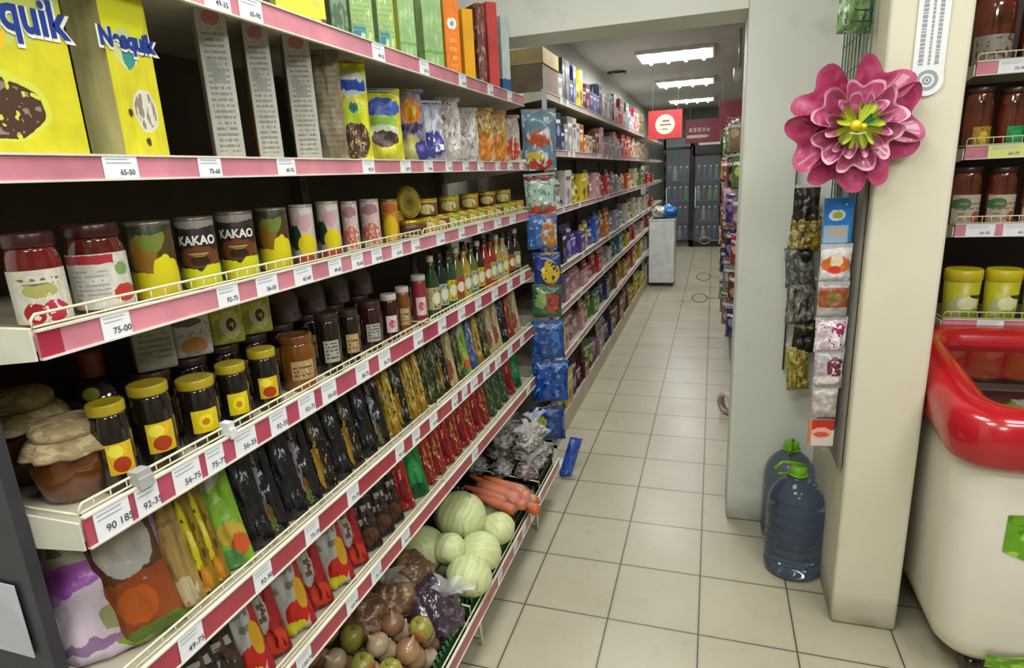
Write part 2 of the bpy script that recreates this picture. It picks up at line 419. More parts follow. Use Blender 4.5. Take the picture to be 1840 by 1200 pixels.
def level(root, x0, x1, zb, fh, depth, rail=None, yo=0, wire=0, tags=(), tw=.06, split=(), lip=.0, top=None, first=None, ends=True, thick=.018, back=.006, tilt=0):
    """one shelf. local x along the front, front face at y=yo (towards -y), zb..zb+fh the price rail"""
    zt = top if top is not None else zb+fh*.6
    b = MB().box(x0, x1, yo+.004, depth-back, zt-thick, zt, M_board)
    if ends:
        for xx in (x0-.004, x1+.001):
            b.add([(xx, yo+.002, zb), (xx+.003, yo+.002, zb), (xx+.003, depth, zb-.05), (xx, depth, zb-.05), (xx, yo+.002, zt+.012), (xx+.003, yo+.002, zt+.012), (xx+.003, depth, zt+.012), (xx, depth, zt+.012)],
                  [(0, 1, 5, 4), (1, 2, 6, 5), (2, 3, 7, 6), (3, 0, 4, 7), (4, 5, 6, 7), (3, 2, 1, 0)], M_brack)
    sh = b.obj('shelf', root)
    cuts = [x0]+list(split)+[x1]
    for i in range(len(cuts)-1):
        a, c = cuts[i]+.0015, cuts[i+1]-.0015
        q = MB().box(a, c, yo-.002, yo+.003, zb+.003, zb+fh-.003, rail or M_red)
        q.box(a, c, yo-.005, yo+.003, zb, zb+.003, M_brack); q.box(a, c, yo-.005, yo+.003, zb+fh-.003, zb+fh, M_brack)
        if i == 0 and first: q.box(a, a+first, yo-.0026, yo-.002, zb+.003, zb+fh-.003, M_red)
        q.obj('price_rail', sh)
        if wire:
            g = MB(); z1 = zb+fh+wire; yy = yo+.008; n = int((c-a)/.026)
            g.tube([(a, depth*.5, zb+fh), (a+.003, yo+.03, zb+fh), (a+.004, yy, zb+fh), (a+.004, yy, z1-.006), (a+.01, yy, z1), (c-.01, yy, z1), (c-.004, yy, z1-.006), (c-.004, yy, zb+fh)], .0021, M_wire)
            g.tube([(a+.004, yy, zb+fh+.002), (c-.004, yy, zb+fh+.002)], .0018, M_wire)
            for k in range(1, n): xx = a+(c-a)*k/n; g.tube([(xx, yy, zb+fh), (xx, yy, z1)], .0013, M_wire, 4)
            g.obj('wire_guard', sh)
    for t in tags:
        x, wdt, txt, *r = t if isinstance(t, tuple) else (t, tw, None)
        if x0 < x < x1: price_tag(sh, x, zb+fh*.5, wdt, fh*.88, yo-.003, txt, r[0] if r else None, (random.random()-.5)*.02)
    return sh
XF = -.81; GY0, GY1 = .52, 2.74
gond = empty('gondola_shelving', (XF, GY0, 0), (0, 0, R(90)))
GL = GY1-GY0; SPL = 1.652-GY0
b = MB().box(-.02, GL, .44, .46, 0, 2.45, M_back); b.obj('back_panel', gond)
for xx in (0, SPL, GL-.03):
    u = MB().box(xx, xx+.03, .41, .44, 0, 2.45, flat('upright_grey', '#6f6b60', rough=.5, metal=.3))
    for k in range(34): u.box(xx+.011, xx+.019, .4085, .41, .15+k*.065, .185+k*.065, M_back)
    u.obj('upright', gond)
def gt(lst, X=XF, tw=.06):
    out = []
    for t in lst:
        px, py = t[:2]; out.append((onX(px, py, X).y-GY0, t[2] if len(t) > 2 and t[2] else tw, t[3] if len(t) > 3 else None))
    return out
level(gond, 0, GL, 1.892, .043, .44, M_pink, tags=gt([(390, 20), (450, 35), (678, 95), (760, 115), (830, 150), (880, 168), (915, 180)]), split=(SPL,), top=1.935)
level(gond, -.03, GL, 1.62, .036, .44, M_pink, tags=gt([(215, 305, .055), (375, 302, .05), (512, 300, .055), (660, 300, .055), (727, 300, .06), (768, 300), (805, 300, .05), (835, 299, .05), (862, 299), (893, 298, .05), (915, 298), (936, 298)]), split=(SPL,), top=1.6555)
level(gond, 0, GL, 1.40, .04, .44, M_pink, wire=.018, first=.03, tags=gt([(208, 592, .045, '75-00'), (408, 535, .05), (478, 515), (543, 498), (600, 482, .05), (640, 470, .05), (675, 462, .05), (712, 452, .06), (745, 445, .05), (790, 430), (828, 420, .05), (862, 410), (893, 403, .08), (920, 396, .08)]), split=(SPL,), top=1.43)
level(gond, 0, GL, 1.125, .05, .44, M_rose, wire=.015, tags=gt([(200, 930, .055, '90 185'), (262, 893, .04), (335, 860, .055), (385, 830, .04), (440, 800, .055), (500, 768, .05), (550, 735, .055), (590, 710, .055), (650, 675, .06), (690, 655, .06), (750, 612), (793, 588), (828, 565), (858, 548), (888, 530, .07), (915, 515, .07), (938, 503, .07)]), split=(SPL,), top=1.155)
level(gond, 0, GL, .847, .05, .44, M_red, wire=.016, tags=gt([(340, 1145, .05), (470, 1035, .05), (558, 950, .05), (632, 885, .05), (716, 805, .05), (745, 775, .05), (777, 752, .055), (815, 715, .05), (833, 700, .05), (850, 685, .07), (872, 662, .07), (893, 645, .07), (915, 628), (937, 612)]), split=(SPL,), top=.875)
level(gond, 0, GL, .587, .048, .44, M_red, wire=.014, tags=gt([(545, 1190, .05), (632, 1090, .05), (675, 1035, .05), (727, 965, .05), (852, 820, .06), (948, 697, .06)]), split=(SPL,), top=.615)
for px, py, w_, h_, c_ in ((410, 768, .014, .024, '#d9dcda'), (255, 862, .024, .022, '#a9a9a6')):
    p = onX(px, py, XF); q = MB().box(-w_/2, w_/2, -.004, .016, -.012, h_-.012, flat('clip_'+c_[1:4], c_, rough=.3)); q.box(-w_/2, w_/2, -.007, -.004, -.018, 0, flat('clip_'+c_[1:4], ''))
    q.obj('shelf_clip', gond, (p.y-GY0, -.004, 1.188))
# the deep bottom basket, further out into the aisle
bk = level(gond, .3, GL, .155, .055, .44, M_red, yo=-.11, tags=[(onX(px, py, -.7).y-GY0, .05, None) for px, py in ((897, 1035), (925, 985), (940, 950), (955, 930), (968, 905))], top=.165, ends=True)
wd = MB()
for xx in (.62, 1.03, 1.5, 1.88): wd.tube([(xx, -.10, .19), (xx, -.1, .25), (xx, .40, .30), (xx, .40, .17)], .003, M_wire)
wd.tube([(.31, -.1, .215), (GL, -.1, .215)], .003, M_wire)
wd.obj('wire_divider', bk)
for xx in (.33, 1.12, 1.86):
    lg = MB().tube([(xx, -.09, .158), (xx+.02, -.085, .01), (xx+.05, -.08, .004), (xx+.06, .1, .004), (xx+.02, .3, .15)], .006, M_wire, 8); lg.obj('leg', gond)
MB().box(.05, GL, .1, .12, 0, .14, flat('plinth_dark', '#4a4a44', rough=.5)).obj('plinth', gond)
# dark end panel with a sheet of paper taped to it
e = MB().box(-.02, -.006, .10, .46, 0, 1.40, flat('dark_end_panel', '#34353b', rough=.45)); e.box(-.024, -.006, .098, .115, 0, 1.40, flat('dark_end_panel', '', rough=.45)); e.obj('end_panel', gond)
tag(gond, 'long supermarket gondola on the left with red price rails and six food shelves', 'shelving')
pn = MB().box(-1.12, -.945, .4945, .496, .935, 1.06, flat('note_paper', '#c9cdd2', rough=.6)).obj('paper_sheet')
tag(pn, 'white paper sheet taped to the dark end panel at bottom left', 'paper')

# ------------------------------------------------------------------ placing goods on the left gondola
FX = -.845     # front line of the goods
SHELF = {1: (1.935, 'highest shelf'), 2: (1.6555, 'cereal shelf'), 3: (1.43, 'can shelf'), 4: (1.155, 'jam shelf'), 5: (.875, 'pouch shelf'), 6: (.615, 'ketchup shelf')}
cnt = {}
def lab(desc, s, tail=None):
    cnt[s] = cnt.get(s, 0)+1
    return f"{desc}, {ORD(cnt[s])} from near end, {tail or SHELF[s][1]}"
def rnd(px0, px1, ytop, X=FX, zb=None):
    """round thing whose outline spans px0..px1 and whose lid is at ytop -> x, y, radius, height"""
    m = (px0+px1)/2; r = .035
    for _ in range(4):
        p = onX(m, ytop, X-r); dep = (p-Vector((0, 0, CH))).dot(_cf); al = math.atan((m-920)/FPX)
        r = (px1-px0)/FPX*dep/2*math.cos(al)
    return p.x, p.y, r, p.z-(zb or 0)
def span(px0, px1, py, X=FX): a, b = onX(px0, py, X), onX(px1, py, X); return a.y, b.y
def camrz(x, y, k=1.0): a = math.atan2(-x, y); return R(90)*(1-k)+a*k
def flatgood(name, s, px0, px1, ytop, parts_fn, desc, cat, group=None, k=1.0, lean=0, X=FX, tail=None, zb=None, hmax=None, side=0):
    x, y, r, z = rnd(px0, px1, ytop, X); zb = SHELF[s][0] if zb is None else zb
    h = z-zb
    if lean: h /= math.cos(lean)
    if hmax: h = min(h, hmax)
    wd = 2*r
    return put(name, parts_fn(wd, h), (x, y, zb+.001), camrz(x, y, k), (-lean, side), (1, 1, 1), lab(desc, s, tail), cat, group)
NAVY = flat('navy_lettering', '#1f3a8a', rough=.35)
WHT = flat('white_lettering', '#e9e9e4', rough=.4)
M_grey_panel = P('cereal_side_panel', '#a9a99c', ('txt', .5, .45, .36, .4, '#77786e', 26), ('rect', .5, .55, .22, .05, '#8c8d84'), ('rect', .3, .62, .14, .03, '#8c8d84'), ('ell', .5, .92, .3, .05, '#a06c6c'), rough=.45)
M_beige_panel = P('cereal_beige_panel', '#b5ae74', ('txt', .5, .5, .4, .42, '#9e9764', 30), rough=.45)
M_nesq = P('cereal_front_yellow', '#cbc42a', ('ell', .3, .72, .7, .3, '#b9c65a'), ('ell', .05, .5, .55, .2, '#e0b92a'), ('ell', .22, .47, .15, .13, '#3c7f77'), ('rect', .22, .4, .17, .025, '#8fb0a8'),
           ('ell', .36, .2, .42, .16, '#c9cf4a'), ('spk', .36, .19, .38, .14, '#4a3528', 14, .38), ('spk', .36, .19, .36, .12, '#8d7a6a', 19, .58), rough=.35)
M_nesq2 = P('cereal_front_yellow_small', '#cbc42c', ('ell', .35, .78, .6, .25, '#d9dd22'), ('ell', .4, .55, .28, .1, '#c4ce86'), ('ell', .45, .52, .14, .07, '#3c8a85'), ('ell', .6, .24, .27, .11, '#cfccb8'),
            ('spk', .6, .24, .24, .09, '#8b8070', 9, .5), ('ell', .25, .22, .05, .025, '#4a3a28'), ('ell', .55, .08, .05, .025, '#4a3a28'), rough=.35)
def nesq_text(size, x, z, slant=.0, sx=.8):
    def ex(w, d, h):
        q = MB(); put_text(q, 'Nesquik', size*1.04, x, -.0012, z*h-.002, WHT, .0035, sx); put_text(q, 'Nesquik', size, x, -.002, z*h, NAVY, .0018, sx)
        return [('lettering', q.mesh('lettering'), 0)]
    return ex
yr = onX(163, 275, -.84).y; yc = onX(228, 275, -.84).y; yr2 = onX(306, 277, -.84).y
put('cereal_box', carton('nq1', .2, .055, .29, M_nesq, M_beige_panel, nesq_text(.062, .018, .585)), (-.84, yr-.1, 1.656), R(90), label='large yellow cereal box with a bowl of brown balls, nearest on the cereal shelf', cat='cereal box', group='cereal boxes')
_d = onX(165, 275, -.84); _t = ray(165, 275)
dep = _t.x/_t.y*yc  # left edge of the side panel lies on the plane y = yc
dep = min(.12, -.84-dep)
put('cereal_box', carton('nq2', yr2-yc, dep, .28, M_nesq2, M_beige_panel, nesq_text(.034, -.003, .59)), (-.84, (yc+yr2)/2, 1.656), R(90), label='yellow cereal box showing its beige side panel, right of the largest box', cat='cereal box', group='cereal boxes')
M_side_pink = P('cereal_front_pink', '#c9a9a0', ('rect', .5, .2, .6, .25, '#c98a4a'), ('ell', .5, .45, .3, .1, '#b98a90'), rough=.4)
M_side_blue = P('cereal_front_blue', '#9aa6a8', ('rect', .5, .12, .6, .15, '#41718f'), rough=.4)
cnt[2] = 2
for (a, c, yt, sm, ds) in ((345, 402, 8, M_grey_panel, 'grey-panelled cereal box with fine print'), (432, 478, 38, M_side_pink, 'grey cereal box with a pink and orange front'), (505, 553, 58, M_side_blue, 'grey cereal box with a blue bottom corner')):
    flatgood('cereal_box', 2, a, c, yt, lambda w_, h_: carton('gr'+sm.name, w_, .17, h_, M_grey_panel, sm), ds, 'cereal box', 'cereal boxes', k=.93)
M_nbag = P('cereal_bag_yellow', '#d2cf2c', ('ell', .5, .78, .5, .12, '#c9d3cc'), ('rect', .5, .77, .42, .05, '#3050b0'), ('ell', .5, .5, .3, .12, '#b3c832'), ('ell', .5, .55, .13, .06, '#2e6a66'),
           ('spk', .5, .2, .42, .2, '#4b352a', 13, .4), ('spk', .5, .2, .4, .18, '#a98d86', 17, .6), warp=.05, bump=.4, rough=.3)
M_nbag2 = P('cereal_bag_yellow_green', '#cfcb34', ('ell', .5, .78, .46, .14, '#3f5fb4'), ('ell', .5, .58, .35, .1, '#8fbf4a'), ('ell', .5, .44, .38, .1, '#cfd8b8'), ('ell', .5, .33, .36, .12, '#4a382c'), warp=.05, bump=.4, rough=.3)
M_brownbag = P('brown_paper_side', '#7f7358', ('txt', .5, .5, .4, .4, '#6b6049', 18), bump=.3, rough=.5)
M_candy = P('candy_bag_orange', '#7c7a90', ('ell', .5, .72, .35, .2, '#c97a24'), ('ell', .5, .74, .2, .08, '#d9b13a'), ('ell', .5, .5, .4, .07, '#3a2f52'), ('ell', .45, .2, .35, .2, '#b9b46a'), ('ell', .8, .15, .25, .16, '#37357a'), warp=.08, bump=.4)
M_purple = P('bag_white_purple', '#b4b8c6', ('ell', .5, .3, .5, .22, '#46488e'), ('ell', .3, .7, .2, .2, '#d8dae2'), ('noise', '#e6e8ee', 6, .6), warp=.1, bump=.5, rough=.2)
M_clearw = P('clear_bag_white', '#c4bfb6', ('noise', '#e4e2de', 6, .55), ('noise', '#8d6a5c', 9, .62), warp=.1, bump=.6, rough=.15)
M_nood = P('bag_orange_noodles', '#c9a24a', ('noise', '#e0d7b8', 8, .55), ('ell', .5, .3, .4, .3, '#cf8a2e'), ('noise', '#b8452c', 9, .62), warp=.1, bump=.5, rough=.2)
M_redb = P('bag_red_white', '#c9bdb2', ('ell', .5, .3, .4, .25, '#c9492a'), ('noise', '#e8e2d6', 7, .58), warp=.1, bump=.5, rough=.2)
for (a, c, yt, m, ds, kk, tt) in ((556, 602, 98, M_brownbag, 'plain grey-brown bag seen from its side', .95, .05), (598, 650, 112, M_nbag, 'yellow cereal bag with blue lettering and brown cereal', .8, .05), (652, 712, 168, M_nbag2, 'smaller yellow and green cereal bag', .8, .05),
                              (712, 756, 168, M_candy, 'dark bag with an orange picture', .8, .04), (744, 792, 188, M_purple, 'white and violet shiny bag', .6, .05), (784, 824, 182, M_clearw, 'clear crumpled bag with white top', .6, .05),
                              (818, 856, 200, M_clearw, 'clear bag of mixed snacks', .6, .05), (850, 884, 200, M_nood, 'clear bag of orange and yellow pasta', .6, .05), (880, 908, 205, M_nood, 'clear bag of yellow pasta', .6, .04), (904, 932, 212, M_redb, 'white bag with a red picture', .6, .04)):
    flatgood('food_bag', 2, a, c, yt, lambda w_, h_: pouch(m.name, w_*1.22, h_, tt*.62, m, m, seed=a*.1, wr=.011 if a > 700 else .006, neck=.25 if a > 700 else 0), ds, 'bag', 'bags on the cereal shelf', k=kk, hmax=.235)
# shelf 1 (highest)
M_ycart = P('carton_yellow', '#c9cf2a', ('rect', .5, .1, .6, .1, '#5c3a34'), ('noise', '#b5b935', 4, .58), rough=.35)
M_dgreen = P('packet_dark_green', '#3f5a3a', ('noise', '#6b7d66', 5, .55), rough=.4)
M_gbox = P('carton_pale_green', '#8ba268', ('rect', .35, .16, .3, .12, '#2f6f86'), ('txt', .5, .55, .42, .35, '#6f9c4c', 16), ('noise', '#a9c478', 4, .6), rough=.4)
M_gbox2 = P('carton_green', '#84a46a', ('rect', .5, .2, .6, .015, '#5f9247'), ('noise', '#9ab884', 5, .6), rough=.4)
M_orng = P('carton_orange', '#e07a22', ('ell', .5, .68, .32, .07, '#e6e2d4'), ('ell', .5, .68, .14, .035, '#7f96b0'), ('txt', .5, .35, .25, .2, '#f09a50', 9), rough=.35)
M_yorg = flat('carton_amber', '#dda018', rough=.35); M_redc = flat('carton_red', '#c74a44', rough=.4, var=.1)
M_dkpat = P('carton_brown_pattern', '#6a3a36', ('noise', '#b59a80', 8, .58), rough=.4)
M_whb = P('carton_white_blue', '#c3cfcc', ('rect', .5, .1, .6, .1, '#2f5f8c'), rough=.4)
M_ylime = flat('carton_lime_side', '#c8cf3c', rough=.4)
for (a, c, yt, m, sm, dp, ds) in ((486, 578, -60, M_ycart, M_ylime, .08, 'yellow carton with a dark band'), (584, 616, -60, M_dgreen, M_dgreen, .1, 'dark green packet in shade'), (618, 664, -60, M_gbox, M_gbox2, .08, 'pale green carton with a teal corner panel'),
                                  (668, 702, -58, M_gbox, M_gbox2, .1, 'pale green carton with fine print'), (706, 740, -55, M_gbox2, M_ylime, .12, 'green carton with a lime edge'), (750, 790, -50, M_gbox2, M_gbox2, .1, 'plain green carton'),
                                  (793, 824, -4, M_orng, M_yorg, .12, 'bright orange carton with a white disc'), (828, 850, 16, M_yorg, M_yorg, .12, 'amber yellow carton'), (853, 870, 6, M_dkpat, M_dkpat, .12, 'brown patterned carton'),
                                  (872, 893, 4, M_redc, M_redc, .14, 'tall red carton'), (897, 914, 28, M_whb, M_whb, .14, 'slim white carton with a blue foot')):
    flatgood('food_carton', 1, a, c, yt, lambda w_, h_: carton(m.name+sm.name, w_, dp, h_, m, sm), ds, 'carton', 'cartons on the highest shelf', k=.55 if a > 600 else .8, X=-.83, side=0)
# shelf 3: jars and cans
M_dred = flat('dark_red_preserve', '#5a1f16', rough=.12, coat=.6, var=.15)
M_cherry = flat('cherry_preserve', '#6e1b1b', rough=.12, coat=.6, var=.15)
M_lidred = flat('lid_maroon', '#3f1614', rough=.3)
M_cherlab = P('label_white_cherries', '#cfcab8', ('ell', .5, .62, .3, .14, '#a9a860'), ('txt', .5, .8, .35, .08, '#7c5a4c', 10), ('ell', .35, .2, .2, .2, '#9c1d28'), ('ell', .7, .22, .22, .2, '#b0324a'), ('noise', '#d8d0c0', 6, .6))
M_toplab = P('label_white_red_top', '#cfcdc2', ('rect', .35, .9, .4, .08, '#a8303a'), ('txt', .35, .45, .28, .3, '#a3a49c', 12), ('ell', .85, .25, .17, .17, '#b23a2c'), ('ell', .85, .7, .1, .12, '#7f9a58'))
M_canpine = P('can_pineapple', '#4a3b1e', ('ell', .3, .6, .3, .25, '#8a6420'), ('rect', .5, .16, .6, .2, '#d8cd1e'), ('ell', .72, .35, .26, .22, '#dcd21c'), ('ell', .5, .82, .3, .2, '#6f7f2c'), ('ell', .5, .95, .5, .1, '#2c3a20'), warp=.06)
M_cankak = P('can_brown_cocoa', '#2f231c', ('ell', .5, .45, .5, .16, '#6a3f1f'), ('ell', .5, .4, .25, .08, '#2f1d12'), ('ell', .15, .1, .5, .2, '#d9dd22'), ('ell', .85, .14, .4, .2, '#d9dd22'), ('ell', .5, .94, .6, .08, '#8c8580'), warp=.04)
M_canyel = P('can_white_yellow_fruit', '#c8bcb0', ('ell', .55, .7, .3, .14, '#c9a0a6'), ('ell', .15, .45, .25, .22, '#28402a'), ('ell', .6, .32, .38, .2, '#dccb1c'), ('rect', .5, .06, .6, .08, '#a84a3a'), ('ell', .7, .9, .3, .06, '#d8d2ca'), warp=.06)
M_canpnk = P('can_pink_white', '#c9b0a8', ('ell', .5, .3, .45, .22, '#c2694e'), ('noise', '#ded2cc', 8, .58), ('ell', .5, .8, .4, .12, '#a8757c'), warp=.06)
M_canor = P('can_orange_yellow', '#b98526', ('ell', .5, .35, .4, .3, '#d8b422'), ('ell', .5, .8, .4, .12, '#b35a28'), warp=.06)
M_rim = flat('tin_rim', '#8c8574', rough=.3, metal=.7)
M_rimw = flat('pale_tin_rim', '#b5aea2', rough=.3, metal=.4)
def kak(b, r, h):
    put_text(b, 'KAKAO', h*.17, 0, 0, h*.68, WHT, .0008, .9, cyl=r+.0006)
    for k in range(3): b.lathe([(r+.0005, h*(.5-.02*k)), (r+.0005, h*(.507-.02*k))], WHT if k < 1 else M_canor, 8, a0=-120+8*k, a1=-62-6*k)
x, y, r, h = rnd(-8, 100, 418, zb=1.43)
put('preserve_jar', jar('cherry', r, h, M_cherry, M_lidred, M_cherlab, (.06, .72), 85, .018), (x, y, 1.4305), camrz(x, y), label=lab('cherry preserve jar with a white fruit label', 3), cat='jar', group='preserve jars')
x, y, r, h = rnd(104, 216, 402, zb=1.43)
put('preserve_jar', jar('dred', r, h, M_dred, M_lidred, M_toplab, (.06, .78), 85, .018), (x, y, 1.4305), camrz(x, y), label=lab('dark red preserve jar with a white printed label', 3), cat='jar', group='preserve jars')
CANS = [(218, 306, 398, M_canpine, M_rim, 'pine', None, 'large black and yellow pineapple can'), (310, 382, 390, M_cankak, M_rim, 'kak', kak, 'black and yellow cocoa tin with white lettering'), (384, 452, 380, M_cankak, M_rim, 'kak', kak, 'black and yellow cocoa tin right beside its twin'),
        (456, 513, 374, M_canpine, M_rim, 'pine', None, 'smaller black and yellow pineapple can'), (517, 560, 368, M_canyel, M_rimw, 'yel', None, 'white fruit can with a yellow picture'), (566, 606, 362, M_canyel, M_rimw, 'yel', None, 'white and yellow fruit can before the pink tins'),
        (610, 640, 362, M_canpnk, M_rimw, 'pnk', None, 'slim pale pink can'), (644, 679, 358, M_canpnk, M_rimw, 'pnk', None, 'taller pink and white can'), (682, 713, 358, M_canor, M_rim, 'or', None, 'orange and yellow fruit can')]
for a, c, yt, m, rm, key, dec, ds in CANS:
    x, y, r, h = rnd(a, c, yt, zb=1.43); put('food_can', can(key, r, h, m, rm, dec), (x, y, 1.4305), camrz(x, y), label=lab(ds, 3), cat='can', group='cans on the can shelf')
# back row of dark cans on shelf 3
M_gold = flat('gold_tin', '#b59a1e', rough=.25, metal=.6); M_goldl = P('gold_tin_lid', '#a9973c', ('ell', .5, .5, .3, .3, '#8b7a30'), ('ell', .5, .5, .14, .14, '#6a5c24'), rough=.3, metal=.5)
M_brt = flat('brown_tin', '#5a3520', rough=.3)
def ovaltin(w_, h_, dd, m, lid):
    b = MB().lathe([(0, 0), (w_/2, 0), (w_/2, h_), (0, h_)], m, 24); b.v = [(x, y*dd, z) for x, y, z in b.v]
    l = MB().lathe([(w_/2*1.01, h_*.82), (w_/2*1.02, h_*.84), (w_/2*1.02, h_), (w_/2*.9, h_+.003), (0, h_+.003)], lid, 24); l.v = [(x, y*dd, z) for x, y, z in l.v]
    return [('tin_body', b.mesh('tin_body')), ('lid', l.mesh('lid'))]
p = onX(748, 400, -.87); tin = ovaltin(.1, .05, .7, M_brt, M_gold)
put('fish_tin', tin, (-.885, p.y, 1.4305), R(60), label='brown oval tin with a gold rim lying below the upright gold tin', cat='tin', group='gold tins'); cnt[3] += 1
def disctin(r_, t_):
    b = MB().lathe([(0, -t_), (r_*.97, -t_), (r_, -t_*.8), (r_, 0), (r_*.93, .001), (r_*.9, -.002), (0, -.002)], M_gold, 28, axis='y')
    b.v = [(x, -y, z+r_) for x, y, z in b.v]; b.f = [f[::-1] for f in b.f]; f = MB().lathe([(0, .0), (r_*.86, .0)], M_goldl, 28, axis='y'); f.v = [(x, -.0005, z+r_) for x, y, z in f.v]
    return [('tin_body', b.mesh('tin_body')), ('tin_face', f.mesh('tin_face'))]
put('fish_tin', disctin(.05, .025), (-.895, p.y+.02, 1.485), R(55), (-.12, 0), (.8, 1, 1), 'round gold tin standing upright on a lower brown tin', 'tin', 'gold tins')
put('fish_tin', disctin(.045, .02), (-.92, p.y-.05, 1.4305), R(40), (-.12, 0), (.8, 1, 1), 'dull gold tin standing in shade behind the upright round tin', 'tin', 'gold tins')
random.seed(11)
SM = [('#b8a23a', 'gold'), ('#7a4a3a', 'brown'), ('#8fae3c', 'green'), ('#a8842e', 'ochre'), ('#b8944a', 'tan'), ('#9a8a3e', 'olive')]
xs = [776, 796, 815, 833, 850, 866, 881, 895, 908, 920, 931]
for i, xx in enumerate(xs):
    c, cn = SM[i % 6]; m = P('small_tin_'+cn, c, ('ell', .5, .4, .35, .3, '#d6cf8a'), ('rect', .5, .9, .6, .1, '#c2b02a'), ('noise', '#5a3a28', 7, .62))
    x, y, r, h = rnd(xx-9, xx+9, 372-(xx-776)*.13, zb=1.43); h = max(.05, min(h, .07))
    put('food_can', can('sm'+cn, .036, .055, m, M_gold), (FX-.036, y, 1.4305), camrz(x, y), label=lab(f'small {cn} tin', 3), cat='can', group='small tins at the far end of the can shelf')
    if i % 2 == 0 and i < 10:
        c, cn = SM[(i*2+1) % 6]; m2 = P('small_tin_'+cn, c, ('ell', .5, .4, .35, .3, '#d6cf8a'), ('rect', .5, .9, .6, .1, '#c2b02a'), ('noise', '#5a3a28', 7, .62))
        put('food_can', can('sm'+cn, .036, .055, m2, M_gold), (FX-.036, y, 1.4865), camrz(x, y), label=f'small {cn} tin stacked on the {ORD(cnt[3])} tin of the can shelf', cat='can', group='small tins at the far end of the can shelf')

# shelf 4: jam jars
M_blk = flat('dark_preserve', '#1d1610', rough=.08, coat=.8, var=.2)
M_amber = flat('amber_preserve', '#7a4a14', rough=.1, coat=.8, var=.2)
M_dkred = flat('berry_preserve', '#35101a', rough=.1, coat=.8, var=.2)
M_red = M_red
M_rose2 = flat('pink_preserve', '#8c3038', rough=.1, coat=.6)
M_lidy = flat('yellow_lid', '#b3a021', rough=.25, coat=.4)
M_lidd = flat('dark_lid', '#3a2620', rough=.3)
M_lidw = flat('white_lid', '#c8c2b8', rough=.3)
M_sun = P('label_yellow_flower', '#dcc516', ('ell', .5, .5, .3, .3, '#e6dc20'), ('ell', .5, .48, .16, .15, '#c87a14'), rough=.4)
M_sunr = P('label_yellow_red', '#d9b51c', ('ell', .5, .3, .35, .25, '#a83a14'), ('ell', .35, .75, .3, .2, '#e8dc4a'), rough=.4)
M_greyl = P('label_grey_print', '#a7a596', ('txt', .5, .5, .42, .4, '#4c4c48', 6), rough=.4)
M_tanl = P('label_tan', '#a89060', ('txt', .5, .5, .42, .3, '#6a4420', 5), ('noise', '#c8b888', 6, .6), rough=.4)
M_pinkl = P('label_white_pink', '#d3bcb8', ('ell', .5, .5, .3, .25, '#b0505a'), ('noise', '#e6dcd8', 6, .6), rough=.4)
J4 = [(148, 226, 722, M_blk, M_lidy, M_sunr, 'dark jam jar with a yellow lid and red-centred label'), (222, 303, 688, M_blk, M_lidy, M_sunr, 'dark jam jar with a yellow lid and mottled label'), (310, 386, 678, M_blk, M_lidy, M_sun, 'dark jam jar with a bright sunflower label'),
      (382, 441, 652, M_blk, M_lidy, M_sun, 'dark jam jar with a flower label'), (440, 495, 626, M_blk, M_lidy, M_sunr, 'dark jam jar with an orange and yellow label'), (497, 562, 600, M_amber, M_amber, M_tanl, 'squat amber honey jar'),
      (562, 606, 562, M_blk, M_lidd, M_greyl, 'black jar with grey print'), (606, 642, 556, M_blk, M_lidd, M_tanl, 'black jar with a tan label'), (642, 682, 540, M_dkred, M_lidd, M_greyl, 'dark berry jar'),
      (681, 712, 528, M_dkred, M_lidw, M_pinkl, 'dark berry jar with a white lid'), (708, 734, 515, M_amber, M_lidw, M_tanl, 'amber jar with a white lid'), (736, 764, 494, M_rose2, M_lidw, M_pinkl, 'red jar with a pink label')]
for a, c, yt, m, ld, lb_, ds in J4:
    x, y, r, h = rnd(a, c, yt, zb=1.155)
    put('jam_jar', jar(m.name+ld.name+lb_.name, r, h, m, ld, lb_, (.24, .64), 38, .016), (x, y, 1.1555), camrz(x, y)+.2, label=lab(ds, 4), cat='jar', group='jars on the jam shelf')
# back row of jars with goods standing on them
random.seed(3)
for i, (px, top) in enumerate(((262, 0), (335, 0), (400, 0), (455, 0), (508, 0), (560, 0), (606, 0), (652, 0))):
    p = onX(px, 640, -.965); 
    put('jam_jar', jar('backrow', .036, .135, M_blk if i < 5 else M_dkred, M_lidd, M_greyl if i % 2 else M_tanl, (.2, .7), 60, .014), (-.965, p.y, 1.1555), R(50), label=f'dark jar in the second row of the jam shelf, {ORD(i+1)} from the near end', cat='jar', group='back row jars on the jam shelf')
M_tubg = P('tub_grey', '#8d8b7a', ('txt', .5, .5, .4, .3, '#6a6858', 8)); M_tubw = P('tub_white', '#b9b6b4', ('ell', .5, .25, .35, .2, '#b57f38'), ('ell', .4, .8, .4, .1, '#4a4f44'), ('noise', '#8d8f9c', 5, .6))
M_tuby = P('tub_yellow_green', '#9a9c3a', ('ell', .6, .35, .3, .25, '#c7c29a'), ('ell', .62, .35, .14, .12, '#4a2c1c'), ('noise', '#b8b83c', 5, .58), rough=.5)
for (a, c, yt, px, m, ds) in ((232, 290, 606, 262, M_tubg, 'grey tub'), (298, 368, 592, 335, M_tubw, 'white tub with a brown picture'), (366, 424, 566, 400, M_tuby, 'yellow-green tub with a brown picture'), (426, 484, 552, 455, M_tuby, 'second yellow-green tub beside the first')):
    p = onX(px, 640, -.965); h = .085 if a < 360 else .115
    put('sauce_tub', carton('tub'+m.name, .066, .05, h, m, m, bv=.006), (-.94, p.y, 1.291), R(55), label=f'{ds} stacked on the second-row jars of the jam shelf', cat='tub', group='tubs on top of jars')
M_dome = clearfilm('clear_dome', '#9c8f8a', .25)
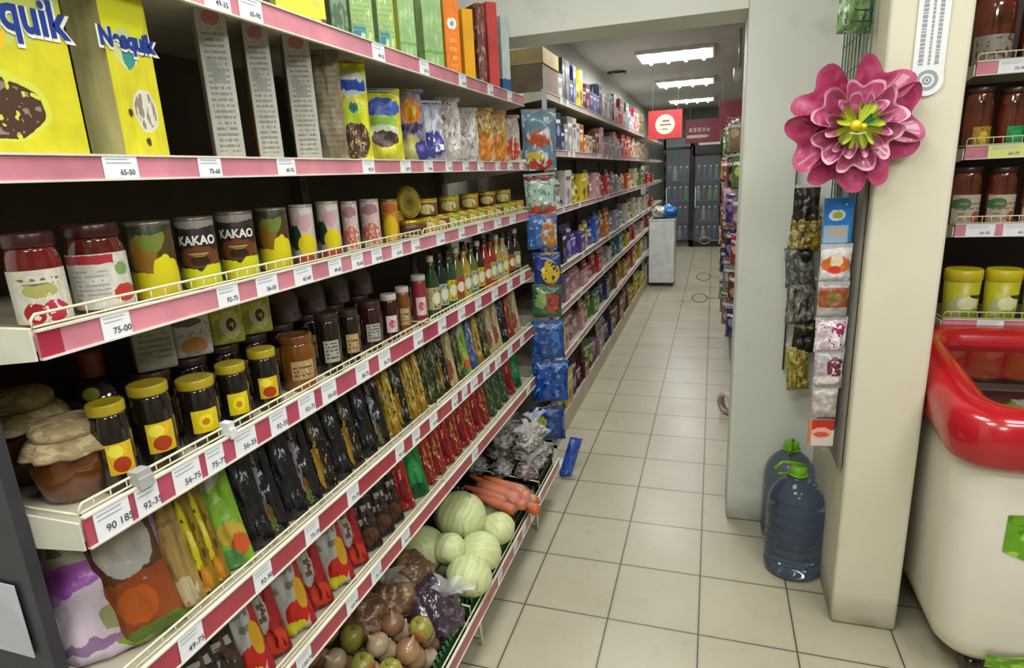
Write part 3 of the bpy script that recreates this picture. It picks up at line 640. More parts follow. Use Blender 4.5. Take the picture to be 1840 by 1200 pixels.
for i, px in enumerate((512, 562, 608, 652)):
    p = onX(px, 560, -.965)
    b = MB().lathe([(.034, 0), (.036, .004), (.033, .05), (.022, .068), (0, .07)], M_dome, 20); q = MB().lathe([(0, .001), (.03, .001), (.031, .04), (0, .045)], M_dkred, 16)
    put('dessert_cup', [('clear_cup', b.mesh('clear_cup')), ('filling', q.mesh('filling'))], (-.965, p.y, 1.291), 0, label=f'clear domed cup with dark filling on second-row jars, {ORD(i+1)} of four', cat='cup', group='clear domed cups')
# bottles at the far end of shelf 4
random.seed(8)
BC = [('#2f4a2c', 'green'), ('#1f2a20', 'blackish green'), ('#6a7a34', 'olive'), ('#a83a20', 'red'), ('#c0a038', 'yellow'), ('#3b2418', 'brown'), ('#b5ab86', 'cream')]
seq = [0, 1, 0, 2, 4, 2, 5, 3, 3, 4, 6, 1, 5, 5]
for i, px in enumerate([776, 792, 808, 822, 836, 849, 861, 873, 884, 895, 906, 917, 928]):
    c, cn = BC[seq[i]]; m = flat('bottle_'+cn.replace(' ', '_'), c, rough=.1, coat=.7, var=.15)
    lm = P('bottle_label_'+str(i % 4), ['#b9b27a', '#a8b0a0', '#d2c23a', '#b5482c'][i % 4], ('noise', '#3f4a34', 6, .58), ('ell', .5, .5, .3, .25, '#dcd6b4'))
    p = onX(px, 520, FX-.03); put('sauce_bottle', bottle(cn+str(i % 4), .026, .205, m, M_lidd if i % 3 else M_lidw, lm), (FX-.03, p.y, 1.1555), R(60), label=lab(f'tall {cn} sauce bottle', 4), cat='bottle', group='bottles on the jam shelf')
    if i % 2 == 0 and i < 12:
        put('sauce_bottle', bottle('bk'+cn, .026, .2, m, M_lidd, lm), (FX-.1, p.y+.02, 1.1555), R(60), label=f'{cn} bottle in the second row behind the {ORD(cnt[4])} item of the jam shelf', cat='bottle', group='bottles on the jam shelf')
# honey pot with a cloth cap, and dark bottle behind
M_cloth = P('cloth_cap', '#a08c62', ('noise', '#b7a67e', 6, .55), rough=.8, bump=.5)
def pot():
    r = .058; b = MB().lathe([(0, 0), (r*.72, 0), (r*.86, .01), (r, .05), (r*.99, .085), (r*.8, .105), (r*.75, .118), (0, .118)], flat('honey_amber', '#5f3511', rough=.08, coat=.9, var=.25), 28)
    wv = lambda a, t: 1+.05*math.sin(a*9+2*t)*t+.03*math.sin(a*5)
    c = MB().lathe([(0, .128), (r*.7, .127), (r*.86, .118), (r*.84, .106)], M_cloth, 40, wob=lambda a, t: 1+.02*math.sin(a*11))
    c.lathe([(r*.84, .106), (r*.98, .098), (r*1.14, .082), (r*1.13, .079), (r*.97, .093), (r*.83, .101)], M_cloth, 60, wob=lambda a, t: 1+.07*math.sin(a*9)*math.sin(t*math.pi)+.02*math.sin(a*17))
    st = MB().lathe([(r*.85, .1045), (r*.875, .106), (r*.85, .1075)], flat('string', '#7b6640', rough=.8), 28)
    return [('pot_body', b.mesh('pot_body')), ('cloth_cap', c.mesh('cloth_cap')), ('string', st.mesh('string'))]
x, y, r, h = rnd(38, 178, 790, X=-.85); PZ = 1.146
put('honey_pot', pot(), (-.925, .605, 1.1555), 0, (0, 0), (.95, .95, .95), 'amber honey pot under a gathered beige cloth cap, at the shelf end', 'pot')
p = onX(60, 760, -1.02)
put('honey_pot', pot(), (-1.06, .63, 1.1555), 1.1, (0, 0), (1, 1, 1.15), 'dark honey pot with a beige cloth cap standing behind the amber pot', 'pot')
dk = [('bottle_body', MB().lathe([(0, 0), (.05, 0), (.054, .01), (.054, .09), (.04, .125), (.02, .14), (0, .14)], flat('blue_black_glass', '#0d1018', rough=.06, coat=1), 24).mesh('bottle_body')),
      ('cap', MB().lathe([(.02, .14), (.021, .18), (.018, .185), (0, .185)], flat('copper_cap', '#7a3a16', rough=.4), 16).mesh('cap')),
      ('green_seal', MB().lathe([(0, 0), (.011, 0), (.013, -.002), (.011, -.004), (0, -.004)], flat('green_seal', '#9aa83a', rough=.3), 16, axis='y', c=(0, -.052, .12)).mesh('green_seal'))]
put('squat_bottle', dk, (-1.03, .74, 1.1555), R(45), label='squat black bottle with a copper neck and green seal, behind the pots', cat='bottle')

# shelf 5: foil pouches leaning back
def lean_pouch(s, px, wd, h, t, m, desc, k=.75, lean=.22, X=FX, seal=None, name='foil_pouch', group='foil pouches on the pouch shelf', gus=False, py=None, lab_=None, side=-.13, dz=.006):
    p = onX(px, py or {5: 1200-.82*(px-215), 6: 1330-.95*(px-400)}[s], X)
    return put(name, pouch(m.name, wd, h, t, m, seal, seed=len(m.name)*1.7, wr=.007, gusset=gus), (X-.02, p.y, SHELF[s][0]+.001+dz), camrz(X, p.y, k), (-lean, side), label=lab_ or lab(desc, s), cat='pouch', group=group)
M_lil = P('bag_lilac', '#b58abf', ('ell', .35, .78, .3, .2, '#a9ab90'), ('txt', .35, .78, .24, .16, '#6d7058', 7), ('ell', .5, .55, .5, .12, '#a45ab0'), ('ell', .45, .22, .5, .28, '#cbbcc6'), ('ell', .55, .25, .16, .08, '#9a9a6a'), ('ell', .75, .08, .25, .1, '#7f9a3a'), ('ell', .3, .1, .3, .04, '#8f7090'), warp=.05, bump=.3, rough=.3)
M_brn = P('pouch_brown_white', '#5a3a26', ('ell', .5, .74, .42, .24, '#a8a59c'), ('txt', .5, .86, .34, .1, '#4c4c48', 6), ('rect', .5, .3, .5, .2, '#8a4420'), ('ell', .4, .3, .3, .14, '#b0541c'), ('ell', .5, .06, .5, .08, '#5f7a2a'), warp=.04, bump=.4, rough=.2)
M_tanp = P('pouch_tan', '#a4884a', ('rect', .5, .72, .5, .02, '#8a6c38'), ('ell', .6, .14, .3, .12, '#c4b48a'), ('noise', '#8f7a44', 4, .6), warp=.04, bump=.3)
M_yelp = P('pouch_yellow_brown', '#8a7418', ('ell', .5, .5, .22, .4, '#d0c420'), ('ell', .55, .12, .3, .12, '#c0801c'), ('noise', '#4a3c14', 4, .6), warp=.06, bump=.3)
M_grnp = P('pouch_green_white', '#7fb02e', ('ell', .4, .86, .4, .16, '#b5bcae'), ('ell', .6, .3, .35, .1, '#c2a83c'), ('ell', .75, .18, .25, .1, '#c2562c'), ('ell', .3, .08, .4, .1, '#4f8a4a'), warp=.06, bump=.3)
M_blkp = P('pouch_black_foil', '#131316', ('ell', .5, .5, .06, .4, '#3a3a3e'), ('noise', '#1c1b1e', 5, .6), rough=.16, warp=.1, bump=.5, coat=.5)
M_blkw = P('pouch_black_white', '#16151a', ('ell', .4, .55, .11, .4, '#8a868c'), ('ell', .5, .22, .14, .1, '#8a6a34'), ('ell', .5, .1, .16, .06, '#6f8a44'), ('noise', '#1c1a1c', 5, .56), rough=.15, warp=.1, bump=.5, coat=.5)
M_blkg = P('pouch_black_gold', '#17130e', ('ell', .42, .3, .14, .26, '#a8842c'), ('ell', .5, .75, .12, .2, '#5a4a22'), ('noise', '#d0b048', 7, .66), rough=.15, warp=.1, bump=.5, coat=.5)
M_goldp = P('pouch_gold', '#9a7a24', ('noise', '#d8c050', 6, .56), ('noise', '#4a3412', 7, .6), rough=.2, warp=.1, bump=.5)
M_dkgr = P('pouch_dark_green', '#3a3e22', ('noise', '#7f8a3a', 5, .58), ('noise', '#b09a5a', 8, .66), rough=.25, bump=.4)
M_crm = P('pouch_cream', '#b5a678', ('ell', .5, .3, .3, .2, '#8a4a2a'), ('noise', '#cfc49a', 5, .6), rough=.3, bump=.3)
M_red5 = P('pouch_red', '#8c2a24', ('noise', '#c8a040', 6, .6), bump=.4); M_blu5 = P('pouch_blue', '#34508c', ('noise', '#b8c4d0', 6, .6), bump=.4)
put('food_bag', pouch('lil', .17, .25, .07, M_lil, None, seed=4, wr=.01, gusset=True), (-.915, .60, .876), R(52), (-.22, 0), label='lilac and white bag standing at the near corner of the pouch shelf', cat='bag')
lean_pouch(5, 300, .098, .235, .045, M_brn, 'large brown pouch with a white panel and orange photo', .9, .2)
for px, wd, h, m, ds in ((352, .075, .22, M_tanp, 'tall tan pouch'), (386, .055, .215, M_yelp, 'yellow and brown pouch'), (408, .05, .22, M_yelp, 'slim yellow pouch'), (442, .075, .23, M_grnp, 'bright green pouch with a white top'),
                         (482, .07, .22, M_blkp, 'glossy black foil pouch'), (512, .06, .22, M_blkw, 'black foil pouch with a grey stripe'), (545, .065, .215, M_blkp, 'plain black foil pouch'), (574, .06, .22, M_blkw, 'black and silver foil pouch'),
                         (602, .06, .21, M_blkg, 'black foil pouch with a gold foot'), (628, .06, .215, M_blkp, 'black foil pouch'), (652, .055, .21, M_blkg, 'black and gold foil pouch'), (676, .055, .21, M_blkp, 'dark foil pouch'), (699, .055, .205, M_blkw, 'black pouch with a pale stripe'),
                         (720, .055, .205, M_goldp, 'gold foil pouch'), (738, .055, .2, M_blkg, 'gold-footed dark pouch'), (754, .05, .2, M_goldp, 'mottled gold pouch'), (769, .05, .2, M_goldp, 'gold pouch'), (784, .05, .2, M_dkgr, 'olive pouch'), (798, .05, .2, M_dkgr, 'dark green pouch'),
                         (811, .05, .2, M_blkg, 'dark gold pouch'), (823, .055, .205, M_crm, 'cream pouch'), (835, .055, .2, M_dkgr, 'olive green pouch'), (847, .055, .2, M_grnp, 'light green pouch'), (858, .055, .2, M_blu5, 'blue pouch'),
                         (869, .055, .2, M_goldp, 'amber gold pouch'), (880, .06, .2, M_dkgr, 'dull green pouch'), (891, .06, .21, M_crm, 'tall cream pouch'), (902, .06, .21, M_crm, 'second tall cream pouch'), (913, .06, .2, M_blkp, 'black pouch'), (924, .06, .2, M_red5, 'dark red pouch'), (935, .06, .2, M_crm, 'cream pouch near the far end')):
    lean_pouch(5, px, wd*.92, h, .02, m, ds, .95, .3)
# shelf 6
M_ket = P('ketchup_pouch_white', '#b2b0a6', ('txt', .45, .68, .34, .22, '#77776c', 6), ('rect', .93, .5, .1, .6, '#a3202a'), ('ell', .55, .2, .32, .16, '#b8241c'), ('ell', .8, .4, .14, .2, '#c89a1c'), ('ell', .3, .07, .4, .07, '#c7c02a'), warp=.05, bump=.3)
M_ketr = P('ketchup_pouch_red', '#9a1c22', ('ell', .35, .6, .28, .3, '#a9a79a'), ('txt', .35, .6, .2, .24, '#55564c', 7), ('ell', .6, .16, .35, .14, '#c23a1c'), ('noise', '#6a1418', 4, .6), warp=.05, bump=.3)
M_dkj = P('dark_pouch_grey_print', '#2a201c', ('txt', .5, .62, .4, .26, '#9a9a92', 5), ('ell', .5, .2, .4, .14, '#5a3a24'), ('noise', '#4a3026', 5, .6), warp=.05, bump=.3, rough=.2)
M_ketg = P('sauce_pouch_green', '#1f7a3a', ('ell', .5, .4, .35, .2, '#2f9a52'), ('ell', .5, .12, .4, .1, '#16502a'), bump=.3, rough=.25)
M_redp = P('sauce_pouch_red_gold', '#8c2420', ('noise', '#c8862e', 6, .58), ('noise', '#d8c8a8', 8, .65), bump=.4, rough=.25)
M_redp2 = P('sauce_pouch_red_print', '#a4262c', ('noise', '#d6b8a8', 7, .62), ('ell', .5, .3, .3, .2, '#7a1c1c'), bump=.4, rough=.25)
M_grp2 = P('herb_pouch_green', '#2c4a2c', ('noise', '#8a9a7a', 7, .6), ('noise', '#8c2a24', 5, .64), bump=.4)
for px, wd, h, m, ds in ((405, .085, .2, M_dkj, 'dark pouch with grey lettering'), (440, .085, .2, M_dkj, 'dark brown pouch with round grey print'), (482, .08, .21, M_ket, 'white ketchup pouch with a tomato'), (520, .065, .2, M_ketr, 'red ketchup pouch'),
                         (560, .08, .21, M_ket, 'white ketchup pouch with a yellow foot'), (598, .065, .2, M_ketr, 'deep red ketchup pouch'), (632, .08, .21, M_ket, 'white ketchup pouch by the dark sauces'), (664, .06, .19, M_ketr, 'red pouch before the dark sauces'),
                         (690, .06, .185, M_dkj, 'dark sauce pouch'), (712, .06, .185, M_dkj, 'dark sauce pouch with a round label'), (732, .05, .185, M_dkj, 'black sauce pouch'), (752, .05, .19, M_redp2, 'dark red sauce pouch'), (773, .065, .2, M_ketg, 'bright green sauce pouch'),
                         (792, .05, .18, M_redp, 'red and gold pouch'), (808, .05, .18, M_redp, 'rust red pouch'), (823, .05, .185, M_redp2, 'red pouch with white print'), (837, .05, .18, M_redp, 'speckled red pouch'), (850, .05, .18, M_redp2, 'crimson pouch'),
                         (862, .05, .18, M_redp, 'golden red pouch'), (874, .05, .185, M_redp2, 'wine red pouch'), (886, .05, .18, M_redp, 'red pouch with gold specks'), (898, .05, .185, M_grp2, 'dark green herb pouch'), (909, .05, .18, M_grp2, 'green and red pouch'),
                         (920, .05, .185, M_grp2, 'grey-green pouch'), (931, .05, .19, M_redp2, 'red pouch at the far end'), (942, .05, .185, M_ketg, 'green pouch at the far end')):
    lean_pouch(6, px, wd, h, .026, m, ds, .8, .18, name='sauce_pouch', group='sauce pouches on the ketchup shelf', gus=True)

# basket: vegetables
def leafball(r, seed, m):
    vs = []; fs = []; A, B_ = 28, 18
    for j in range(B_+1):
        th = math.pi*j/B_
        for i in range(A):
            ph = 2*math.pi*i/A
            v = Vector((math.sin(th)*math.cos(ph), math.sin(th)*math.sin(ph), math.cos(th)))
            q = r*(1+.05*noise.noise(v*2+Vector((seed, 0, 0)))+.012*math.sin(ph*7+th*3+noise.noise(v*3)*3)*math.sin(th)); v = v*q; v.z *= .88; vs.append(v)
    for j in range(B_):
        for i in range(A): fs.append((j*A+i, (j+1)*A+i, (j+1)*A+(i+1) % A, j*A+(i+1) % A))
    return MB().add(vs, fs, m, True)
def cabbage_mat():
    k = NB('cabbage_leaf'); setp(k.b, rough=.38)
    tc = k.n('ShaderNodeTexCoord'); n = k.noise(tc.outputs['Object'], 14, 3)
    wv = k.n('ShaderNodeTexWave'); wv.inputs['Scale'].default_value = 13; wv.inputs['Distortion'].default_value = 5; wv.inputs['Detail'].default_value = 2; k.l(tc.outputs['Object'], wv.inputs['Vector'])
    c = k.mix(n, '#b4bf7c', '#d3d9a4'); m = k.math('GREATER_THAN', wv.outputs['Fac'], .88); c = k.mix(k.math('MULTIPLY', m, .28), c, '#dfe3c0'); k.l(c, k.b.inputs['Base Color'])
    bp = k.n('ShaderNodeBump'); bp.inputs['Strength'].default_value = .3; bp.inputs['Distance'].default_value = .004; k.l(wv.outputs['Fac'], bp.inputs['Height']); k.l(bp.outputs[0], k.b.inputs['Normal'])
    return k.m
M_cab = cabbage_mat(); M_stem = flat('cabbage_stem', '#d9d6b0')
def cabbage(r, seed):
    b = leafball(r, seed, M_cab); parts = [('head', b.mesh('head'))]
    lf = MB(); vs = []; A, B_ = 16, 10
    for j in range(B_+1):
        th = .25+1.5*j/B_
        for i in range(A+1):
            ph = -1.1+2.2*i/A+.1*math.sin(th*5); v = Vector((math.sin(th)*math.cos(ph), math.sin(th)*math.sin(ph), math.cos(th)))
            v *= r*(1.025+.035*(j/B_)**2+.012*noise.noise(v*5)); v.z *= .88; vs.append(v)
    lf.add(vs, [(j*(A+1)+i, (j+1)*(A+1)+i, (j+1)*(A+1)+i+1, j*(A+1)+i+1) for j in range(B_) for i in range(A)], M_cab, True)
    parts.append(('outer_leaf', lf.mesh('outer_leaf')))
    return parts
CB = [(826, 925, .36, .098, 'largest pale green cabbage at the top of the heap'), (760, 985, .33, .085, 'cabbage half hidden under the ketchup shelf rail'), (806, 985, .34, .062, 'narrow cabbage between the bigger heads'), (894, 950, .29, .068, 'small cabbage next to the carrots'),
      (864, 990, .30, .074, 'cabbage in the middle next to the basket rail'), (842, 1035, .29, .078, 'cabbage at the near end of the heap beside the wire divider'), (790, 1005, .23, .07, 'cabbage low in the heap behind the front heads'), (880, 915, .22, .07, 'cabbage at the bottom of the heap near the carrots')]
for i, (px, py, z, r, ds) in enumerate(CB):
    p = onZ(px, py, z); put('cabbage', cabbage(r, i*3.1), p, i*1.3, (.3*math.sin(i), .3), label=ds, cat='cabbage', group='cabbages in the basket')
# crates under the produce
def crate(x0, x1, y0, y1, z0, z1, m):
    b = MB(); t = .006
    b.box(x0, x1, y0, y1, z0, z0+t, m)
    for (a, c, e, f) in ((x0, x1, y0, y0+t), (x0, x1, y1-t, y1), (x0, x0+t, y0, y1), (x1-t, x1, y0, y1)):
        b.box(a, c, e, f, z1-.015, z1, m); b.box(a, c, e, f, z0, z0+.02, m)
        n = max(3, int(max(c-a, f-e)/.022))
        for k in range(n):
            if c-a > f-e: xx = a+(c-a)*k/n; b.box(xx, xx+.008, e, f, z0, z1, m)
            else: yy = e+(f-e)*k/n; b.box(a, c, yy, yy+.008, z0, z1, m)
    return b
M_crg = flat('green_crate', '#1f5a30', rough=.4); M_crk = flat('black_crate', '#1c1e1c', rough=.4)
for i, (y0, y1, m, ds) in enumerate(((1.17, 1.53, M_crg, 'dark green slatted crate holding the onions'), (1.575, 2.0, M_crg, 'dark green slatted crate under the cabbages'), (2.04, 2.36, M_crk, 'black slatted crate under the carrots'), (2.42, 2.7, M_crk, 'black slatted crate under the garlic bags'))):
    o = crate(-1.2, -.72, y0, y1, .167, .25, m).obj('vegetable_crate'); tag(o, ds, 'crate', 'crates in the bottom basket')
M_car = flat('carrot_orange', '#c9622f', rough=.4, var=.12); M_cart = flat('carrot_top', '#6a6a2a')
def carrot(L, r):
    b = MB().lathe([(0, 0), (r*.3, .004), (r*.6, L*.3), (r*.85, L*.7), (r, L*.93), (r*.7, L), (0, L)], M_car, 14, wob=lambda a, t: 1+.03*math.sin(t*40))
    s = MB().lathe([(r*.3, L*.99), (r*.25, L*1.04), (0, L*1.05)], M_cart, 8)
    return [('root', b.mesh('root')), ('stalk', s.mesh('stalk'))]
cr = cached('carrot', lambda: carrot(.2, .024))
for i, (px, py, z, a) in enumerate(((886, 905, .30, 0), (905, 898, .30, .05), (915, 880, .32, -.05), (925, 893, .28, .1), (895, 885, .33, .0), (870, 890, .32, .08), (930, 905, .27, 0), (880, 870, .33, -.1), (905, 872, .34, 0))):
    p = onZ(px, py, z); put('carrot', cr, (p.x-.1, p.y+.02, p.z+.02), a-.15, (0, R(100)), label=f'orange carrot lying in the clear bag between cabbages and garlic, {ORD(i+1)} of the bunch', cat='carrot', group='carrots in the clear bag')
def crumple(sx, sy, sz, m, seed, amp=.2, fr=3, tuft=True, hm=None):
    vs = []; fs = []; A, B_ = 30, 20
    for j in range(B_+1):
        th = math.pi*j/B_
        for i in range(A):
            ph = 2*math.pi*i/A; v = Vector((math.sin(th)*math.cos(ph), math.sin(th)*math.sin(ph), math.cos(th)))
            q = 1+amp*noise.noise(v*fr+Vector((seed, seed, 0)))+amp*.6*noise.noise(v*fr*2.7+Vector((0, seed, 1)))
            w = Vector((v.x*sx*q, v.y*sy*q, v.z*sz*q))
            if w.z < -sz*.75: w.z = -sz*.75
            vs.append(w)
    for j in range(B_):
        for i in range(A): fs.append((j*A+i, (j+1)*A+i, (j+1)*A+(i+1) % A, j*A+(i+1) % A))
    b = MB().add(vs, fs, m, True); parts = [('bag_body', b.mesh('bag_body'))]
    if tuft:
        t = MB(); n = 26; vs = []
        for j in range(6):
            for i in range(n):
                a = 2*math.pi*i/n; rr = (.010+.006*j*j/5)*(1+.5*math.sin(a*5+seed)*(j/5))
                vs.append((rr*math.cos(a)*1.5, rr*math.sin(a)*.7, sz*.8+j*.013+.008*math.sin(a*3)*j/5))
        t.add(vs, [(j*n+i, j*n+(i+1) % n, (j+1)*n+(i+1) % n, (j+1)*n+i) for j in range(5) for i in range(n)], hm or M_clear, True)
        parts.append(('knot', t.mesh('knot')))
    return parts
M_clear = clearfilm('clear_film', '#e3e6e8', .42, .1)
M_beet = P('beetroot_bag', '#3a2c36', ('noise', '#57485a', 4, .56), ('noise', '#8a8090', 8, .64), rough=.12, warp=.1, bump=.6, coat=.7)
M_garl = P('net_bag_grey', '#86827a', ('noise', '#b5aea4', 6, .52), ('noise', '#3a3834', 7, .6), ('noise', '#c8c4bc', 10, .62), rough=.3, warp=.1, bump=.8, coat=.3)
M_garl2 = P('net_bag_mauve', '#6a5a5a', ('noise', '#a08c88', 6, .52), ('noise', '#4a3438', 7, .6), rough=.25, warp=.1, bump=.8, coat=.4)
M_pot = P('potato_bag', '#6a4c34', ('noise', '#8f6e50', 4, .55), ('noise', '#a88a6a', 7, .64), rough=.3, bump=.6, coat=.3)
p = onZ(783, 1092, .28); put('beetroot_bag', crumple(.085, .11, .062, M_beet, 2, .25, 2.2), p, .6, (.3, .5), label='clear bag of dark beetroots with a twisted white knot', cat='bag')
p = onZ(905, 895, .31); b = MB()
put('carrot_bag', crumple(.14, .085, .052, clearfilm('carrot_film', '#f0d8cc', .12), 7, .12, 2, False), (p.x+.0, p.y+.0, .325), -.15, (0, 0), label='clear plastic bag around the carrots', cat='bag')
GN = 0
for lay, rows_, cols_ in ((0, 3, 4), (1, 2, 4), (2, 2, 3)):
    for a in range(rows_):
        for c in range(cols_):
            GN += 1; m = (M_garl, M_garl2, M_garl)[(GN+lay) % 3]
            put('garlic_bag', crumple(.058, .052, .042, m, GN*2.3, .3, 2.5), (-.775-.125*c-.03*(lay % 2), 2.44+.115*a+.05*(lay % 2)+(.03 if lay == 2 else 0), .275+.066*lay), GN*1.1, (.15*math.sin(GN*2), .15), label=f"{'mauve' if m is M_garl2 else 'grey'} net bag of garlic, {ORD(c+1)} from the basket rail in {['bottom', 'middle', 'top'][lay]} layer, {ORD(a+1)} row", cat='bag', group='garlic bags in the basket')
M_on = flat('onion_skin', '#8f6a4a', rough=.3, var=.2, coat=.3); M_on2 = flat('onion_pale', '#b5a080', rough=.3, var=.2, coat=.3); M_ap = P('yellow_green_apple', '#8f8c3c', ('ell', .4, .5, .25, .35, '#a8643c'), rough=.25, warp=.15); M_ptt = flat('potato_skin', '#9a7a58', rough=.6, var=.15)
def onion(r, m): return [('bulb', MB().lathe([(0, -r*.92), (r*.45, -r*.86), (r*.85, -r*.5), (r, 0), (r*.9, r*.42), (r*.55, r*.78), (r*.22, r*.95), (r*.1, r*1.25), (0, r*1.3)], m, 20).mesh('bulb')), ('root_tuft', MB().lathe([(0, -r*1.02), (r*.14, -r*.98), (r*.16, -r*.88)], M_cart, 8).mesh('root_tuft'))]
def tuber(r, m): 
    b = leafball(r, 9, m); b.v = [(x*1.25, y, z) for x, y, z in b.v]; return [('tuber', b.mesh('tuber'))]
ON = cached('on', lambda: onion(.036, M_on)); ON2 = cached('on2', lambda: onion(.034, M_on2)); AP = cached('ap', lambda: [('fruit', MB().lathe([(0, .027), (.008, .033), (.02, .034), (.033, .018), (.034, -.005), (.025, -.028), (.01, -.034), (0, -.031)], M_ap, 20).mesh('fruit')), ('stalk', MB().tube([(0, 0, .027), (.002, 0, .045)], .0015, M_cart).mesh('stalk'))]); PO = cached('po', lambda: tuber(.036, M_ptt))
random.seed(21)
k_ = {'onion': 0, 'apple': 0, 'potato': 0}
for i in range(62):
    lay = 0 if i < 24 else 1 if i < 46 else 2
    j = i if lay == 0 else (i-24 if lay == 1 else i-46)
    ncol = 4
    X_ = -.765-(j % ncol)*.088-.012*(lay % 2)-random.random()*.01; Y_ = 1.10+(j//ncol)*.083+.02*(lay % 2)
    if lay == 1 and Y_ > 1.52: continue
    if lay == 2: Y_ = 1.07+(j//ncol)*.085
    if Y_ > 1.52 or Y_ < 1.03: continue
    kind = random.choice(['onion', 'onion', 'potato', 'onion2', 'onion2', 'apple'] if X_ > -.98 else ['potato', 'onion'])
    nm, pm = {'onion': ('onion', ON), 'onion2': ('onion', ON2), 'apple': ('apple', AP), 'potato': ('potato', PO)}[kind]
    k_[nm] += 1
    cdesc = {'onion': 'brown onion', 'onion2': 'pale onion', 'apple': 'yellow-green apple', 'potato': 'brown potato'}[kind]
    row = ['bottom', 'middle', 'top'][lay]
    put(nm, pm, (X_, Y_, .212+lay*.062), random.random()*6, (random.random()-.5, random.random()-.5), label=f'{cdesc}, onion crate, {row} layer, {ORD(j % ncol+1)} from rail, cross row {ORD(j//ncol+1)}', cat=nm, group=f'{nm}s in the onion crate')
p = onZ(695, 1075, .38)
for i, (px, py, z) in enumerate(((700, 1075, .34), (660, 1110, .33), (735, 1030, .33))):
    p = onZ(px, py, z); put('potato_bag', crumple(.085, .08, .07, M_pot, 3+i*5, .2, 2.4, i == 0), p, i, (.2, .1), label=['brown translucent bag of potatoes behind the beetroots', 'near bag of potatoes under the ketchup shelf rail', 'bag of potatoes wedged beside the cabbages'][i], cat='bag', group='potato bags')

# ================================================================== DOORWAY: strip of snack packs
def stripmat(n, base, *l): return P('snack_'+n, base, *l, warp=.1, bump=.5, rough=.2, coat=.4)
SP = [(968, 254, .13, .25, stripmat('a', '#6f8ea0', ('ell', .5, .55, .35, .14, '#b4522c'), ('ell', .5, .12, .4, .12, '#b83c22'), ('ell', .4, .25, .3, .06, '#c8b840'), ('noise', '#c8d0d0', 5, .6)), 'pale blue snack pack with an orange patch, topmost on the strip'),
      (972, 350, .12, .17, stripmat('b', '#b9cdbb', ('ell', .5, .1, .5, .14, '#c0452a'), ('ell', .5, .95, .5, .1, '#7a2a34'), ('noise', '#5f9a8a', 6, .58)), 'white and green snack pack with a red foot'),
      (974, 418, .12, .15, stripmat('c', '#3f6fb0', ('ell', .75, .45, .28, .45, '#b87a3a'), ('noise', '#a8c8e0', 6, .62)), 'blue snack pack with an orange half'),
      (984, 484, .11, .14, stripmat('d', '#2a3f8a', ('ell', .6, .4, .32, .4, '#d8b81c'), ('noise', '#26356e', 5, .6)), 'blue snack pack with a yellow figure'),
      (982, 542, .12, .15, stripmat('e', '#3a6a4a', ('ell', .7, .5, .25, .35, '#a8482c'), ('ell', .3, .6, .2, .3, '#8fb060'), ('noise', '#28304a', 6, .6)), 'green and red snack pack'),
      (984, 612, .14, .18, stripmat('f', '#1f4a94', ('noise', '#3a78b8', 5, .55), ('noise', '#b8884a', 9, .68)), 'blue foil pack with gold specks'),
      (988, 686, .15, .2, stripmat('g', '#2050a8', ('noise', '#5fa0d8', 5, .6), ('noise', '#12306e', 6, .58)), 'bright blue foil pack'),
      (984, 762, .15, .17, stripmat('h', '#1c3c7c', ('ell', .35, .6, .18, .16, '#a0c030'), ('noise', '#3a70b0', 6, .58)), 'navy foil pack with a lime spot, lowest on the strip')]
st = empty('snack_strip', (-.80, 3.06, 0)); b = MB().box(-.012, .012, 0, .004, .1, 2.0, flat('strip_plastic', '#b8c4c8', rough=.3)); b.obj('strip', st)
for px, py, w_, h_, m, ds in SP:
    w_ *= 1.3; h_ *= 1.1
    p = onY(px, py, 3.0); MB().tube([(p.x+.80, .0, p.z+h_/2-.005), (p.x+.80, -.04, p.z+h_/2-.005), (p.x+.80, -.06, p.z+h_/2+.012)], .002, M_white, 5).obj('hook', st)
    put('snack_pack', pouch(m.name, w_, h_, .04, m, m, seed=px*.3, wr=.006), (p.x, p.y, p.z-h_/2), R(18), (0, .03*math.sin(px)), label=ds, cat='snack pack', group='snack packs hanging in the doorway')
b = MB().lathe([(0, 0), (.07, 0), (.07, .012), (0, .015)], M_white, 16); b.obj('foot', st); MB().box(-.01, .01, 0, .004, .012, .12, M_white).obj('post', st)
tag(st, 'tall narrow strip stand holding blue snack packs at the doorway', 'display stand')
p = onY(1022, 850, 2.95)
put('cleaning_cloth_pack', pouch('bluef', .075, .22, .05, stripmat('i', '#2a56b4', ('noise', '#16306e', 6, .6), ('noise', '#90a8d8', 8, .66)), None, seed=3, wr=.008, gusset=True), (p.x-.02, 2.95, .002), R(30), (0, .32), label='small bright blue pack leaning on the floor past the basket end', cat='pack')

# ================================================================== REAR RACK
RX = -.83; RY0, RY1 = 3.22, 10.85
rack = empty('rear_rack', (RX, RY0, 0), (0, 0, R(90))); RL = RY1-RY0
MB().box(0, RL, .38, .4, 0, 1.99, flat('rack_back', '#7d7468', rough=.6)).obj('back_panel', rack)
cuts = [1.13, 2.38, 3.63, 4.88, 6.13]
for xx in [0]+cuts+[RL-.03]: MB().box(xx, xx+.03, .35, .38, 0, 1.99, flat('rack_upright', '#8a857c', metal=.2)).obj('upright', rack)
M_grail = flat('grey_rail', '#a79a92', rough=.35, var=.1); M_prail = flat('pale_pink_rail', '#c09aa0', rough=.35, var=.1)
random.seed(2)
def far_tags(n): return [(random.uniform(.05, RL), random.uniform(.05, .08), None) for _ in range(n)]
RS = [(1.972, .035, 'top shelf', M_grail, 12), (1.69, .035, 'second shelf', M_prail, 12), (1.375, .035, 'third shelf', M_prail, 12), (1.035, .04, 'fourth shelf', M_grail, 14), (.79, .04, 'fifth shelf', M_prail, 14), (.485, .045, 'sixth shelf', M_prail, 12)]
